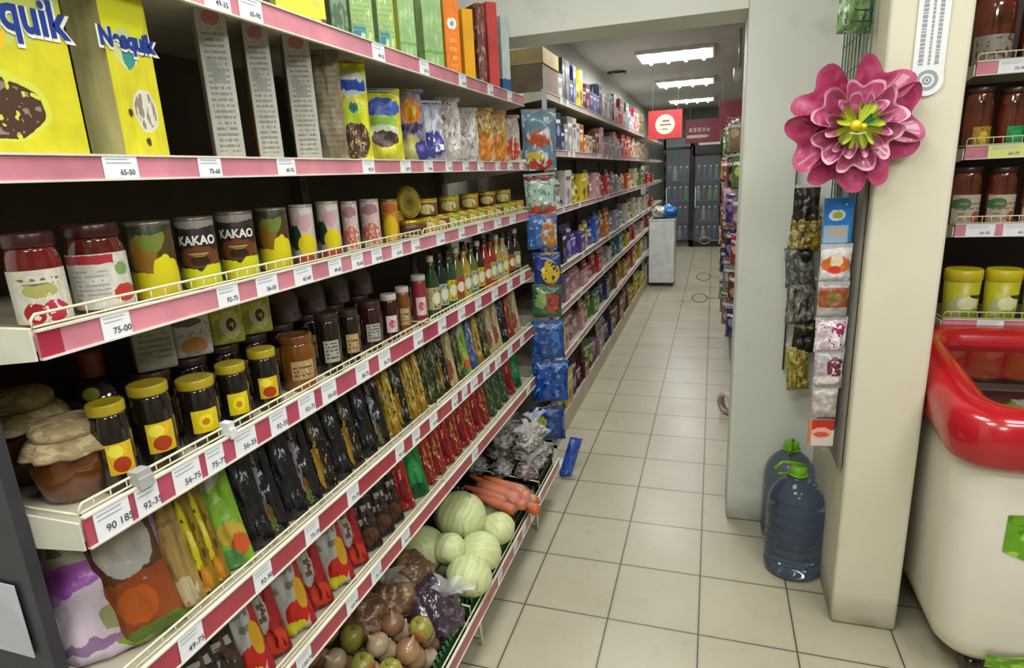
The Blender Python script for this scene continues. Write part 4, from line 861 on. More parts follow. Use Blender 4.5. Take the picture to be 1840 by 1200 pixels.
for zb, fh, nm, m, nt in RS: level(rack, 0, RL, zb, fh, .38, m, tags=far_tags(nt), split=cuts, top=zb+fh*.7)
bs = MB().box(0, RL, .02, .38, .08, .1, M_board); bs.box(0, RL, .015, .03, 0, .13, flat('base_plinth', '#b9ac94', rough=.4)); bs.obj('base_shelf', rack)
tag(rack, 'long multi-shelf rack running along the left side beyond the doorway', 'shelving')
PALC = {'white': '#c6c4bc', 'grey': '#8c8c88', 'navy': '#2a3252', 'black': '#22242a', 'yellow': '#c9b92c', 'gold': '#b08a1e', 'maroon': '#5c1f2c', 'purple': '#4a3a86', 'blue': '#3454a0', 'red': '#b02c34', 'pink': '#c08a94', 'mauve': '#8f6a7c', 'orange': '#b8622c',
        'cream': '#c9bd98', 'teal': '#4a8c90', 'green': '#4f7a3a', 'olive': '#8a8a3e', 'brown': '#6a4430', 'tan': '#a08862'}
def pmat(c, k=0):
    alt = {'white': '#8a7c90', 'grey': '#c8c4c0', 'navy': '#8a94b8', 'black': '#6a6a74', 'yellow': '#7a5a1c', 'gold': '#e0c850', 'maroon': '#b08a90', 'purple': '#9a8ac8', 'blue': '#b8c0d8', 'red': '#e0b8a8', 'pink': '#e0c8c8', 'mauve': '#c8a8b0',
           'orange': '#e0c890', 'cream': '#a0604a', 'teal': '#c8dcd8', 'green': '#b8c470', 'olive': '#d0cc80', 'brown': '#b89068', 'tan': '#d8c8a0'}[c]
    return P(f'pack_{c}_{k}', PALC[c], ('noise', alt, 5 if k else 3.5, .62), ('noise', '#3a342e', 5, .66), ('ell', .5, .35+.2*k, .3, .14, alt), ('rect', .5, .78, .38, .05, '#e2ded4' if c not in ('white', 'cream') else '#7a4a50'), warp=.06, rough=.35)
SEQ = [  # shelf surface z, clearance, colours from the doorway on, kind
    (1.998, .24, 'white grey black navy yellow maroon purple navy pink white maroon red red grey teal pink red white green tan', 'carton', 'top shelf'),
    (1.716, .21, 'white navy grey white orange cream brown pink mauve grey pink grey red red orange pink cream cream tan cream', 'carton', 'second shelf'),
    (1.401, .21, 'pink white olive yellow yellow pink cream red red grey white orange orange cream yellow green cream red white red', 'bag', 'third shelf'),
    (1.065, .22, 'purple black purple purple gold blue blue orange orange grey navy white green cream red white yellow cream grey red', 'bag', 'fourth shelf'),
    (.82, .17, 'mauve mauve pink pink red red pink white black teal gold yellow yellow red pink cream white red tan white', 'bag', 'fifth shelf'),
    (.518, .2, 'pink cream mauve pink tan green teal navy green brown gold gold yellow orange gold yellow cream white tan gold', 'bag', 'sixth shelf'),
    (.1, .26, 'maroon yellow navy maroon green mauve white navy maroon brown tan brown gold yellow yellow yellow cream white white cream', 'bag', 'base shelf')]
random.seed(77)
for zt, clr, cols, kind, nm in SEQ:
    Y = RY0+.03; n = 0; X0 = RX-.02
    for c in cols.split():
        reps = 2 if kind == 'bag' else 2
        for _ in range(reps):
            wd = (.095 if kind == 'carton' else .12)*(1+.1*(Y-3.2))*random.uniform(.7, 1.25)
            if Y+wd > RY1-.02: break
            h = round(clr*random.choice((.62, .78, .9, 1.02)), 3); n += 1; wq = round(wd, 2)
            m = pmat(c, n % 2)
            if kind == 'carton' or (n % 4 == 0): parts = carton('r'+c+str(n % 2), max(.05, wq-.01), .1, h, m, m); nn, cc = 'food_carton', 'carton'
            else: parts = pouch('r'+c+str(n % 2), max(.06, wq), h, .05, m, seed=len(c), gusset=True, wr=.006); nn, cc = 'food_bag', 'bag'
            yoff = .0 if cc == 'carton' else .05
            put(nn, parts, (X0-yoff, Y+wd/2, zt), R(90-random.uniform(0, 5)), label=f'{c} printed {cc}, {ORD(n)} from the doorway on the {nm} of the rear rack', cat=cc, group=f'goods on the {nm} of the rear rack')
            Y += wd+.006
M_cb = flat('cardboard_tan', '#a8966a', rough=.7, var=.08); M_cbd = flat('cardboard_brown', '#7d6a5a', rough=.7, var=.1)
q = MB(); q.box(-.17, .17, 0, .33, 0, .15, M_cbd); lidb = MB(); lidb.box(-.175, .175, -.005, .335, .15, .225, M_cb)
put('cardboard_box', [('box_body', q.mesh('box_body')), ('box_lid', lidb.mesh('box_lid'))], (-1.02, 3.24, 1.998), label='brown cardboard box with a tan lid on top of the rear rack by the doorway', cat='box')
# the goods standing where the box is are moved out
for o in list(bpy.data.objects):
    if o.get('group') == 'goods on the top shelf of the rear rack' and o.location.y < 3.62: bpy.data.objects.remove(o)
# chest with a blue bag past the rack
b = MB().box(-.17, .17, 0, .45, .05, .9, flat('bin_white', '#e2e6e2', rough=.4), top=flat('bin_top', '#aab0ae')); l = MB().box(-.175, .175, -.005, .455, .9, .93, M_white); ft = MB().box(-.15, .15, .02, .43, 0, .05, M_blk)
put('white_chest', [('chest_body', bevmesh(b.mesh('chest_body'), .008)), ('lid', l.mesh('lid')), ('base', ft.mesh('base'))], (-.655, 8.62, 0), label='white waist-high chest standing at the far end of the aisle by the rack', cat='chest')
M_blu = flat('blue_film', '#2c74b8', rough=.25, var=.15)
put('blue_bag', crumple(.15, .2, .1, M_blu, 4, .35, 2.2, False), (-.62, 8.8, 1.0), .3, label='crumpled bright blue plastic bag on the white chest', cat='bag')
put('white_bag', crumple(.1, .12, .08, M_clearw, 9, .35, 2.2, False), (-.70, 8.72, 1.01), .3, label='small white bag beside the blue bag on the chest', cat='bag')

# ================================================================== far end: drinks fridges, banners
def fridge(loc, wd, h, mcase, label, glow=0):
    r = empty('drinks_fridge', loc); b = MB(); t = .04
    b.box(-wd/2, -wd/2+t, 0, .6, 0, h, mcase); b.box(wd/2-t, wd/2, 0, .6, 0, h, mcase); b.box(-wd/2, wd/2, .56, .6, 0, h, mcase); b.box(-wd/2, wd/2, 0, .6, 0, .12, mcase); b.box(-wd/2, wd/2, 0, .6, h-.16, h, mcase); b.obj('case', r)
    for k in range(4): MB().box(-wd/2+t, wd/2-t, .06, .55, .12+k*.4, .132+k*.4, flat('fridge_shelf', '#8c9298')).obj('shelf', r)
    dr = MB()
    for a in ((-wd/2+.01, -wd/2+.05, .1, h-.16), (wd/2-.05, wd/2-.01, .1, h-.16), (-wd/2+.01, wd/2-.01, .1, .14), (-wd/2+.01, wd/2-.01, h-.2, h-.16)): dr.box(a[0], a[1], -.03, 0, a[2], a[3], M_blk)
    dd = dr.obj('door', r); MB().box(-wd/2+.05, wd/2-.05, -.02, -.014, .14, h-.2, clearfilm('door_glass', '#aebcc0', .12, .03)).obj('glass', dd); MB().box(-wd/2+.06, -wd/2+.075, -.07, -.03, .8, 1.2, M_white).obj('handle', dd)
    return tag(r, label, 'fridge', 'drinks fridges at the far end')
fridge((-.70, 13.2, 0), .56, 2.15, flat('fridge_grey', '#5a625f'), 'grey glass-door fridge on the left of the far end')
fridge((-.12, 13.1, 0), .58, 2.0, flat('fridge_black', '#25282a'), 'black glass-door drinks fridge at the far end of the aisle')
random.seed(6)
for fx, fy, ds in ((-.70, 13.45, 'left grey'), (-.12, 13.35, 'right black')):
    for k in range(4):
        for i in range(4):
            c = random.choice(['navy', 'purple', 'navy', 'black', 'green', 'maroon', 'grey']); m = flat('drink_'+c, PALC[c], rough=.2)
            put('drink_bottle', bottle('dr'+c, .045, .28, m, M_lidw), (fx-.17+i*.113, fy-.2, .133+k*.4), label=f'{c} drink bottle on level {ORD(k+1)} of the {ds} fridge, {ORD(i+1)} from its left', cat='bottle', group='bottles in the far fridges')
p = onY(1279, 265, 12.6); put('white_box', carton('wb', .4, .3, .2, M_lidw, M_lidw), (-.1, 13.12, 2.001), label='white box on top of the black drinks fridge', cat='box')
M_ban = flat('banner_red', '#cc3a3e', rough=.4, var=.08); M_dban = flat('banner_dark_red', '#8c1f30', rough=.4, var=.1); M_cremp = flat('banner_cream', '#e6d8c0', rough=.5)
r = empty('hanging_sign', (-.585, 8, 2.11)); MB().box(-.2, .2, -.01, .01, -.165, .165, M_ban).obj('board', r)
b = MB(); b.lathe([(0, -.0115), (.115, -.0115)], M_cremp, 28, axis='y'); M_inkr = flat('sign_ink', '#8a5a5a'); b.box(-.06, .07, -.013, -.0115, -.012, .004, M_inkr); b.box(-.03, .05, -.013, -.0115, .03, .05, M_inkr); b.box(-.04, .03, -.013, -.0115, -.06, -.048, M_inkr); b.obj('emblem', r)
MB().tube([(-.15, 0, .165), (-.15, 0, .64)], .002, M_wire, 4).obj('wire', r); MB().tube([(.15, 0, .165), (.15, 0, .64)], .002, M_wire, 4).obj('wire', r)
tag(r, 'square red sign with a cream round emblem hanging over the far aisle', 'sign')
r = empty('hanging_banner', (-.06, 11.2, 0)); MB().box(-.42, .14, -.01, .01, 1.98, 2.36, M_dban).obj('board', r)
b = MB()
for i, (x0, hh) in enumerate(((-.36, .06), (-.29, .065), (-.22, .065), (-.15, .06), (-.08, .05))): b.box(x0, x0+.045, -.012, -.01, 2.16, 2.16+hh, M_cremp); b.box(x0+.012, x0+.03, -.014, -.012, 2.175, 2.19+.01*i % .02, M_dban)
b.add([(-.40, -.012, 2.06), (-.1, -.012, 2.06), (-.02, -.012, 2.085), (-.1, -.012, 2.11), (-.40, -.012, 2.11)], [(0, 1, 2, 3, 4)], M_cremp); b.obj('lettering', r)
for xx in (-.35, .1): MB().tube([(xx, 0, 2.36), (xx, 0, 2.75)], .002, M_wire, 4).obj('wire', r)
tag(r, 'long dark red banner with pale lettering and a white arrow at the far end', 'banner')
r = empty('red_banner', (.22, 8.6, 0)); MB().box(-.18, .2, -.01, .01, 2.0, 2.38, flat('banner_maroon', '#7c2030', rough=.45, var=.2)).obj('board', r)
for xx in (-.15, .15): MB().tube([(xx, 0, 2.38), (xx, 0, 2.75)], .002, M_wire, 4).obj('wire', r)
tag(r, 'plain maroon banner at the right edge of the doorway view', 'banner')
o = MB().lathe([(0, -.03), (.1, -.028), (.12, -.01), (.12, 0)], M_blk, 24).obj('ceiling_vent', None, (-1.16, 7.95, 2.749)); tag(o, 'dark round vent in the rear ceiling above the rack', 'vent')
r = empty('ceiling_camera', (.185, 6.2, 2.38)); MB().lathe([(0, -.07), (.04, -.055), (.05, -.02), (.05, .05), (0, .055)], M_lidw, 16).obj('housing', r); MB().tube([(0, 0, .05), (0, 0, .37)], .012, M_grail, 8).obj('stem', r)
tag(r, 'small white fixture on a stem beside the right edge of the doorway', 'fixture')

# ================================================================== rack on the right beyond the doorway
r = empty('hook_rack', (.3, 5.0, 0)); MB().box(.0, .02, 0, 5.2, .12, 2.0, flat('pegboard', '#7c8088', rough=.5)).obj('peg_panel', r)
MB().box(-.12, .3, 0, 5.2, .0, .12, flat('rack_base', '#686c78', rough=.5)).obj('base', r); MB().box(0, .3, -.01, 0, .12, 2.0, flat('pegboard', '')).obj('end_panel', r)
for px, py, YY in ((1290, 715, 3.9),):
    pass
HC = ['blue', 'navy', 'maroon', 'red', 'mauve', 'purple', 'grey', 'white', 'green', 'pink', 'brown', 'navy']
random.seed(14); n = 0
for ci, YY in enumerate((5.15, 5.6, 6.1, 6.7, 7.4, 8.2, 9.1)):
    for k in range(6):
        z = .2+k*.3; X = .155 if ci == 0 else .12
        if ci == 0 and k > 4: continue
        hk = MB().tube([(0, YY-5, z+.27), (X-.3-.02, YY-5, z+.27), (X-.3-.03, YY-5, z+.285)], .003, M_white, 5)
        hk.obj('hook', r)
        c = random.choice(HC if k < 4 else ['green', 'red', 'maroon', 'cream', 'tan']); n += 1; m = pmat(c, n % 2)
        put('hanging_pack', pouch('h'+c+str(n % 2), .2, .25, .05, m, seed=n % 3, wr=.006), (X+.05, YY, z+.01), R(-90+random.uniform(25, 60)), label=f'{c} pack in hook column {ORD(ci+1)} of the right rear rack, {ORD(k+1)} up', cat='pack', group='packs on the right rear rack')
tag(r, 'pegboard hook rack on the right side beyond the doorway', 'rack')
M_pkr = flat('pink_ring', '#b08a88', rough=.4)
for (px, py, YY) in ((1266, 432, 8.2), (1264, 497, 6.8), (1257, 535, 6.1)):
    p = onY(px, py, YY); rr = .07; x0 = p.x-.3
    MB().tube([(x0+rr*math.cos(a*math.pi/12), YY-5, p.z+rr*.6*math.sin(a*math.pi/12)) for a in range(24)], .006, M_pkr, 6, closed=True).tube([(x0+rr, YY-5, p.z), (.0, YY-5, p.z)], .004, M_pkr, 6).obj('ring_holder', r)
p = onZ(1296, 742, 0)
o = MB().lathe([(.05, -.02), (.072, -.02), (.075, 0), (.072, .02), (.05, .02), (.05, -.02)], flat('tape_roll', '#c4aea2', rough=.5), 28, axis='x').obj('tape_roll', None, (p.x+.03, p.y, .075), (0, 0, R(35))); tag(o, 'pale pinkish roll standing on the floor, half behind the doorway wall', 'roll')

# ================================================================== RIGHT FOREGROUND
# flower
def petal(L, half, ang, m, me, y0, cup, r0=.01, notch=.2, wave=.0):
    vs = []; nu, nt = 20, 12; b = MB()
    for j in range(nt+1):
        t = j/nt
        for i in range(nu+1):
            u = i/nu*2-1; au = abs(u)
            ln = L*(1-notch*math.exp(-(au/.26)**2))*(1 if au < .6 else 1-.4*((au-.6)/.4)**2)
            rad = r0+(ln-r0)*t; an = ang+u*half*(1-.12*t*au)
            y = y0-cup*t*t+.012*math.cos(u*math.pi)*t-.004*math.sin(u*9+ang)*t
            vs.append((rad*math.cos(an), y, rad*math.sin(an)))
    N = len(vs); top = list(vs); bot = [(x, y+.0035, z) for x, y, z in vs]
    inner = []; edge = []
    for j in range(nt):
        for i in range(nu):
            q = (j*(nu+1)+i, j*(nu+1)+i+1, (j+1)*(nu+1)+i+1, (j+1)*(nu+1)+i)
            (edge if (j >= nt-1 or ((i == 0 or i == nu-1) and j > 4)) else inner).append(q)
    b.add(top, inner, m, True); b.add(top, edge, me, True); b.add(bot, [q[::-1] for q in inner+edge], m, True)
    rim = [(nt*(nu+1)+i) for i in range(nu+1)]
    vv = [top[i] for i in rim]+[bot[i] for i in rim]; b.add(vv, [(i, nu+1+i, nu+2+i, i+1) for i in range(nu)], me, True)
    return b
def foil(name, c, c2):
    k = NB(name); setp(k.b, rough=.35, coat=.3); tc = k.n('ShaderNodeTexCoord')
    n = k.noise(tc.outputs['Object'], 38, 3); mr = k.n('ShaderNodeMapRange'); k.l(n, mr.inputs[0]); mr.inputs[1].default_value = .45; mr.inputs[2].default_value = .65
    k.l(k.mix(mr.outputs[0], c, c2), k.b.inputs['Base Color']); return k.m
F1 = foil('petal_crimson', '#a02a54', '#b54c70'); F1e = flat('petal_crimson_edge', '#a93c64', rough=.5)
F2 = foil('petal_pink', '#ac3f68', '#bf6484'); F2e = flat('petal_pale_edge', '#e0a3b4', rough=.45)
F3 = foil('petal_pink_inner', '#b44e74', '#c67a94'); G1 = flat('petal_lime', '#a9b82e', rough=.4, var=.12); G1e = flat('petal_lime_edge', '#8a9c2a', rough=.4)
fl = empty('flower_decoration', onY(1532, 226, 2.03), (R(3), 0, R(9)))
for a in (64, 10, -42, -104, -163, 139): petal(.187, R(39), R(a), F1, F1e, -.004, .012, .03, .2).obj('outer_petal', fl)
for i, a in enumerate((86, 30, -28, -88, -146, 148)): petal(.125+.006*(i % 2), R(36), R(a), F2, F2e, -.02, .02, .03, .17).obj('middle_petal', fl)
for i, a in enumerate((58, 0, -58, -118, 178, 116)): petal(.09, R(30), R(a), F3, F2e, -.034, .014, .02, .18).obj('inner_petal', fl)
for i, a in enumerate((75, 20, -35, -92, -150, 150)): petal(.064, R(33), R(a), G1, G1e, -.048, .006, .008, .12).obj('centre_leaf', fl)
M_dgl = flat('centre_dark_green', '#2a6a34', rough=.4); M_yy = flat('centre_yellow', '#d8c41c', rough=.4)
petal(.038, R(32), R(40), M_dgl, M_dgl, -.064, .004, .004, .05).obj('centre_leaf', fl)
c = MB().lathe([(0, -.012), (.012, -.009), (.016, 0), (0, .002)], M_yy, 14, axis='y', c=(-.016, -.07, .0)); c.lathe([(0, -.01), (.008, -.006), (.01, 0)], M_yy, 12, axis='y', c=(.004, -.068, -.004)); c.tube([(-.03, -.07, -.018), (-.01, -.074, -.022), (.012, -.07, -.019)], .002, M_white, 5); c.obj('centre', fl)
MB().box(-.01, .05, .006, .02, -.03, .03, M_dgl).obj('holder', fl)
tag(fl, 'large crimson and pink paper flower with a lime centre, hung at the column corner', 'decoration')
# sticker sign on the column
c0 = onY(1668, 145, 2.08); r = empty('column_plaque', (c0.x-.004, 2.083, 1.82)); wv = .038
pts = [(-wv, .22), (-wv, 0)]+[(-wv*1.08*math.cos(R(a)), -.02-wv*1.1*math.sin(R(a))) for a in range(0, 181, 15)]+[(wv, 0), (wv, .22)]+[(wv*math.cos(R(a)), .22+.03*math.sin(R(a))) for a in range(15, 180, 15)]
N = len(pts); b = MB(); b.add([(x, -.004, z) for x, z in pts]+[(x, 0, z) for x, z in pts], [tuple(range(N)), tuple(range(2*N-1, N-1, -1))]+[(i, N+i, N+(i+1) % N, (i+1) % N) for i in range(N)], flat('plaque_white', '#dfe0dc', rough=.35, var=.02)); b.obj('plate', r)
b = MB(); M_gi = flat('plaque_ink', '#8f9698', rough=.5); M_gd = flat('plaque_ink_dark', '#5a6268', rough=.5)
b.lathe([(.018, -.0048), (.027, -.0048)], M_gi, 24, axis='y', c=(0, 0, -.02)); b.lathe([(.006, -.0048), (.012, -.0048)], M_gi, 18, axis='y', c=(0, 0, -.02)); b.lathe([(0, -.0049), (.003, -.0049)], M_gd, 10, axis='y', c=(0, 0, -.02))
for xx, ww, sd in ((-.02, .012, 1), (.0, .006, 3), (.018, .01, 2)):
    z = .02; random.seed(sd)
    while z < .21: hh = random.uniform(.004, .011); b.box(xx-ww/2, xx+ww/2, -.0046, -.004, z, z+hh, M_gi); z += hh+.0025
b.obj('print', r); tag(r, 'tall white rounded plaque with grey print and a round mark on the column', 'plaque')
# wire panel on the side of the column with packs
M_gw = flat('green_wire', '#2f5a4a', rough=.4)
r = empty('wire_panel', (.43, 2.18, 1.30)); b = MB()
for k in range(9): b.tube([(0, .02+k*.055, -.6), (0, .02+k*.055, 1.3)], .0024, M_gw, 5)
for k in range(20): b.tube([(0, .01, -.55+k*.095), (0, .47, -.55+k*.095)], .0018, M_gw, 5)
b.obj('grid', r); MB().box(.004, .014, -.06, .4, -.72, .24, flat('olive_grey_board', '#77766a', rough=.6)).obj('backing_board', r)  # sheet added for the dark band on the column's side
for k in range(6): MB().tube([(.0, .03, .84-k*.03), (-.05, -.0, .84-k*.03), (-.055, 0, .85-k*.03)], .003, M_gw, 5).obj('hook', r)
tag(r, 'green wire grid panel hung on the side of the column', 'display panel')
HG = [(1505, 396, .066, .125, P('card_blue', '#2a78c4', ('ell', .45, .62, .28, .12, '#c8d8e0'), ('ell', .48, .62, .18, .08, '#9aa83a'), ('rect', .45, .2, .42, .2, '#8fb0c8'), ('ell', .5, .25, .36, .1, '#b8a89a'), ('ell', .75, .85, .05, .03, '#7fd0f0'), warp=.03), 'blue card pack with a yellow-green badge, topmost of the packs on the column'),
      (1500, 474, .072, .095, P('card_white_orange', '#c9c6c4', ('ell', .5, .5, .46, .26, '#c4682c'), ('ell', .5, .6, .2, .2, '#d8c8a8'), ('ell', .45, .35, .2, .12, '#c83a24'), warp=.04, bump=.3), 'white pack with an orange ring picture'),
      (1495, 540, .072, .095, P('card_brown_photo', '#a9a29a', ('rect', .5, .62, .46, .3, '#8c4a2a'), ('ell', .5, .6, .25, .2, '#7a6a34'), ('ell', .6, .2, .3, .08, '#8c908c'), warp=.04, bump=.3), 'brown photo pack under the orange ring pack'),
      (1491, 602, .075, .095, P('card_white_magenta', '#c9b8be', ('ell', .72, .7, .22, .2, '#a02c5c'), ('noise', '#ece6ea', 6, .56), ('noise', '#7a2a3c', 8, .64), warp=.05, bump=.3), 'white and magenta pack'),
      (1487, 664, .07, .105, P('card_clear_maroon', '#a9a2a2', ('ell', .7, .62, .3, .28, '#6a2838'), ('ell', .5, .25, .38, .12, '#cfc9c0'), ('noise', '#d8d2d0', 6, .6), warp=.05, bump=.3), 'clear and maroon pack below the magenta pack'),
      (1480, 722, .062, .09, P('card_grey_clear', '#b3aaa0', ('noise', '#bdb5ac', 5, .55), warp=.03, bump=.3), 'plain translucent grey pack'),
      (1475, 776, .062, .085, P('card_red_white', '#cfc8c0', ('rect', .5, .82, .5, .2, '#b5281c'), ('ell', .5, .5, .4, .22, '#e2a08c'), ('ell', .5, .45, .3, .1, '#c0503c'), ('rect', .5, .1, .42, .1, '#c8c2b8'), ('rect', .05, .5, .06, .5, '#c87a3a'), warp=.03), 'red and white pack, lowest on the column strip')]
bb = MB(); z_hi = onY(1510, 345, 2.15).z; z_lo = onY(1475, 800, 2.15).z
MB().box(.385, .40, 2.165, 2.168, z_lo-.02, z_hi+.12, flat('strip_plastic', '')).obj('hanging_strip')
o = bpy.data.objects['hanging_strip']; tag(o, 'thin clear strip hanging from the flower corner with card packs clipped on', 'strip')
for i, (px, py, w_, h_, m, ds) in enumerate(HG):
    w_ *= 1.3; h_ *= 1.12; p = onY(px, py, 2.15); parts = carton(m.name, w_, .012, h_, m, flat('card_edge', '#a8a6a0'), bv=.002) if i in (0, 6) else pouch(m.name, w_, h_, .022, m, M_clear, seed=i, wr=.004)
    put('hanging_pack', parts, (p.x, 2.14, p.z-h_/2), R(8), label=ds, cat='pack', group='packs hanging on the column')
DF = [(1447, 370, .06, .085, P('fish_pack_black', '#2a2622', ('rect', .35, .5, .05, .5, '#6a625a'), ('rect', .65, .5, .05, .5, '#4a443e'), bump=.4), 'black header pack, topmost of the dried fish packs'),
      (1442, 420, .075, .085, P('fish_pack_straw', '#8f7f3c', ('noise', '#c9bb7a', 9, .52), ('noise', '#4a3f1c', 12, .6), ('ell', .8, .3, .2, .2, '#b89a1c'), bump=.8, warp=.1), 'straw-coloured dried snack pack'),
      (1438, 480, .07, .1, P('fish_pack_grey', '#5f605a', ('noise', '#9a9a92', 7, .55), ('ell', .7, .8, .25, .2, '#20221f'), bump=.8, warp=.1), 'grey dried fish pack with a black corner'),
      (1436, 545, .07, .11, P('fish_pack_grey2', '#77736a', ('noise', '#a9a49a', 6, .55), ('noise', '#3f3a34', 8, .6), bump=.8, warp=.1), 'pale grey dried fish pack'),
      (1440, 605, .055, .085, P('fish_pack_dark', '#1f2018', ('rect', .5, .8, .5, .04, '#8a7a3c'), ('noise', '#3f4424', 6, .6), bump=.6), 'small black pack with a gold line'),
      (1434, 662, .055, .12, P('fish_pack_yellow', '#a3913a', ('noise', '#cfc06a', 8, .52), ('noise', '#6a5a1c', 10, .6), bump=.8, warp=.1), 'yellow dried snack pack, lowest of the dried fish packs')]
MB().tube([(.305, 2.68, .75), (.305, 2.66, 1.75)], .004, M_gw, 6).obj('hanging_wire'); tag(bpy.data.objects['hanging_wire'], 'thin dark wire down the doorway wall carrying dried fish packs', 'wire')
for i, (px, py, w_, h_, m, ds) in enumerate(DF):
    p = onY(px+3, py, 2.6); k = 1.6
    put('dried_fish_pack', pouch(m.name, w_*k, h_*k, .05, m, M_clear, seed=i*2.2, wr=.014), (p.x, 2.615, p.z-h_*k/2), R(12), (0, .1*math.sin(i*2.1)), label=ds, cat='pack', group='dried fish packs on the wall')
put('green_bag', pouch('gtop', .12, .2, .05, P('green_grey_bag', '#7fa060', ('noise', '#b8c4b0', 5, .55), ('noise', '#4a6a4a', 6, .6), bump=.5), None, seed=5, wr=.01), (.40, 2.3, 1.975), R(25), label='green and white bag hanging high on the wire panel above the flower', cat='bag')
# water bottles
def water_mat():
    k = NB('blue_water_plastic'); setp(k.b, rough=.04, trans=.88, ior=1.3); k.b.inputs['Base Color'].default_value = lin('#96a6ba')
    return k.m
M_wat = water_mat(); M_limec = flat('lime_cap', '#6fae1e', rough=.3)
def water():
    H, r = .40, .098; prof = [(0, .012), (r*.5, .004), (r*.85, 0), (r*.97, .012), (r, .03)]
    for k in range(6): z = .045+k*.032; prof += [(r, z), (r*.965, z+.008), (r*.965, z+.014), (r, z+.022)]
    prof += [(r*1.0, .25), (r*.97, .28), (r*.86, .315), (r*.62, .35), (r*.36, .37), (r*.24, .378), (r*.24, .392), (0, .392)]
    b = MB().lathe(prof, M_wat, 48, wob=lambda a, t: 1+.012*math.cos(a*8)*math.sin(t*math.pi))
    c = MB().lathe([(r*.27, .385), (r*.28, .387), (r*.28, .408), (r*.24, .412), (0, .412)], M_limec, 20)
    hd = MB().tube([(r*.3*math.cos(a), r*.3*math.sin(a), .383) for a in [i*math.pi/8 for i in range(16)]], .004, M_limec, 6, closed=True)
    hd.tube([(-r*.3, 0, .383), (-r*.75, -.01, .388), (-r*.85, -.012, .41), (-r*.6, -.01, .432), (-r*.2, 0, .425), (r*.2, 0, .415)], .005, M_limec, 8)
    return [('bottle_body', b.mesh('bottle_body')), ('cap', c.mesh('cap')), ('handle', hd.mesh('handle'))]
WB = water(); p = floor_p = onZ(1424, 1028, 0)
put('water_bottle', WB, (p.x-.002, p.y+.03, .001), R(10), sc=(1.1, 1.1, 1.1), label='big clear blue water bottle with a lime cap, the nearer of the two', cat='water bottle', group='water bottles by the column')
put('water_bottle', WB, (p.x-.0, p.y+.275, .001), R(70), sc=(1.08, 1.08, 1.08), label='big clear blue water bottle standing behind the nearer one against the wall', cat='water bottle', group='water bottles by the column')
# chest freezer
M_fw = flat('freezer_white', '#e4dece', rough=.3, var=.02); M_fr = flat('freezer_red', '#b0161f', rough=.22, var=.04, coat=.5)
FXL, FXR, FYF, FYB = .70, 2.35, 1.86, 2.47
def rrect(x0, x1, y0, y1, r, n=8):
    out = []
    for cx, cy, a0 in ((x1-r, y1-r, 0), (x0+r, y1-r, 90), (x0+r, y0+r, 180), (x1-r, y0+r, 270)):
        for i in range(n+1): a = R(a0+90*i/n); out.append((cx+r*math.cos(a), cy+r*math.sin(a)))
    return out
def loft(rows, m, mb=None, cap0=False, cap1=False, sl=0):
    """rows: (offset, z, corner radius)"""
    mb = mb or MB(); vs = []; n = 36
    for off, z, rad in rows:
        for x, y in rrect(FXL-off, FXR+off, FYF-off, FYB+off, max(.01, rad)): vs.append((x-FXL, y-FYF, z+sl*max(0, y-FYF)))
    K = len(rows); fs = [(j*n+i, j*n+(i+1) % n, (j+1)*n+(i+1) % n, (j+1)*n+i) for j in range(K-1) for i in range(n)]
    if cap0: fs.append(tuple(range(n))[::-1])
    if cap1: fs.append(tuple((K-1)*n+i for i in range(n)))
    return mb.add(vs, fs, m, True)
fz = empty('chest_freezer', (FXL, FYF, 0)); SLP = .16
loft([(-.09, .085, .06), (-.04, .095, .08), (-.012, .13, .09), (0, .18, .1), (.004, .5, .1), (.006, .80, .1)], M_fw, cap0=True).obj('freezer_body', fz)
loft([(.0, .755, .1), (.03, .757, .12), (.042, .775, .13), (.045, .85, .13), (.036, .89, .125), (.015, .91, .11), (-.04, .915, .08), (-.065, .90, .07), (-.075, .87, .06), (-.078, .76, .06)], M_fr, sl=SLP).obj('red_rim', fz)
loft([(-.0785, .80, .06), (-.079, .735, .06)], flat('freezer_liner', '#4a1a18', rough=.5), cap1=True, sl=0).obj('liner', fz)  # dark red reflections of the sliding glass, put into the liner colour
g = MB(); 
for (x0, x1, dz) in ((.08, .85, .0), (.80, 1.58, .012)): g.add([(x0, .08, .872+dz+SLP*.08), (x1, .08, .872+dz+SLP*.08), (x1, .54, .872+dz+SLP*.54), (x0, .54, .872+dz+SLP*.54)], [(0, 1, 2, 3)], clearfilm('freezer_glass', '#3a1a1a', .35, .04))
g.obj('glass_lid', fz)
for xx, yy in ((.12, .09), (1.5, .09), (.12, .5), (1.5, .5)): MB().lathe([(0, -.02), (.035, -.02), (.04, -.01), (.04, .01), (.035, .02), (0, .02)], M_blk, 16, axis='x', c=(xx, yy, .042)).tube([(xx, yy, .08), (xx, yy, .12)], .012, M_rim).obj('castor', fz)
b = MB().box(0, .075, -.0475, -.0462, .775, .81, M_tag)
for k in range(12): b.box(.006+k*.005, .0085+k*.005-(k % 3)*.0006, -.0482, -.0475, .782, .804, M_ink)
b.obj('barcode_label', fz, (.12, 0, .015))
M_gs = P('green_sticker', '#6aa51e', ('noise', '#a8cc4a', 5, .55), ('noise', '#4a8214', 7, .62), warp=.05, rough=.35)
c1 = onY(1812, 925, FYF-.005); c2 = onY(1815, 1012, FYF-.005)
b = MB(); b.add([(0, -.007, .0), (.3, -.007, .03), (.3, -.007, -.2), (.14, -.007, -.17), (.0, -.007, -.115)], [(0, 4, 3, 2, 1)], M_gs); b.obj('green_sticker', fz, (c1.x-FXL, 0, c1.z))
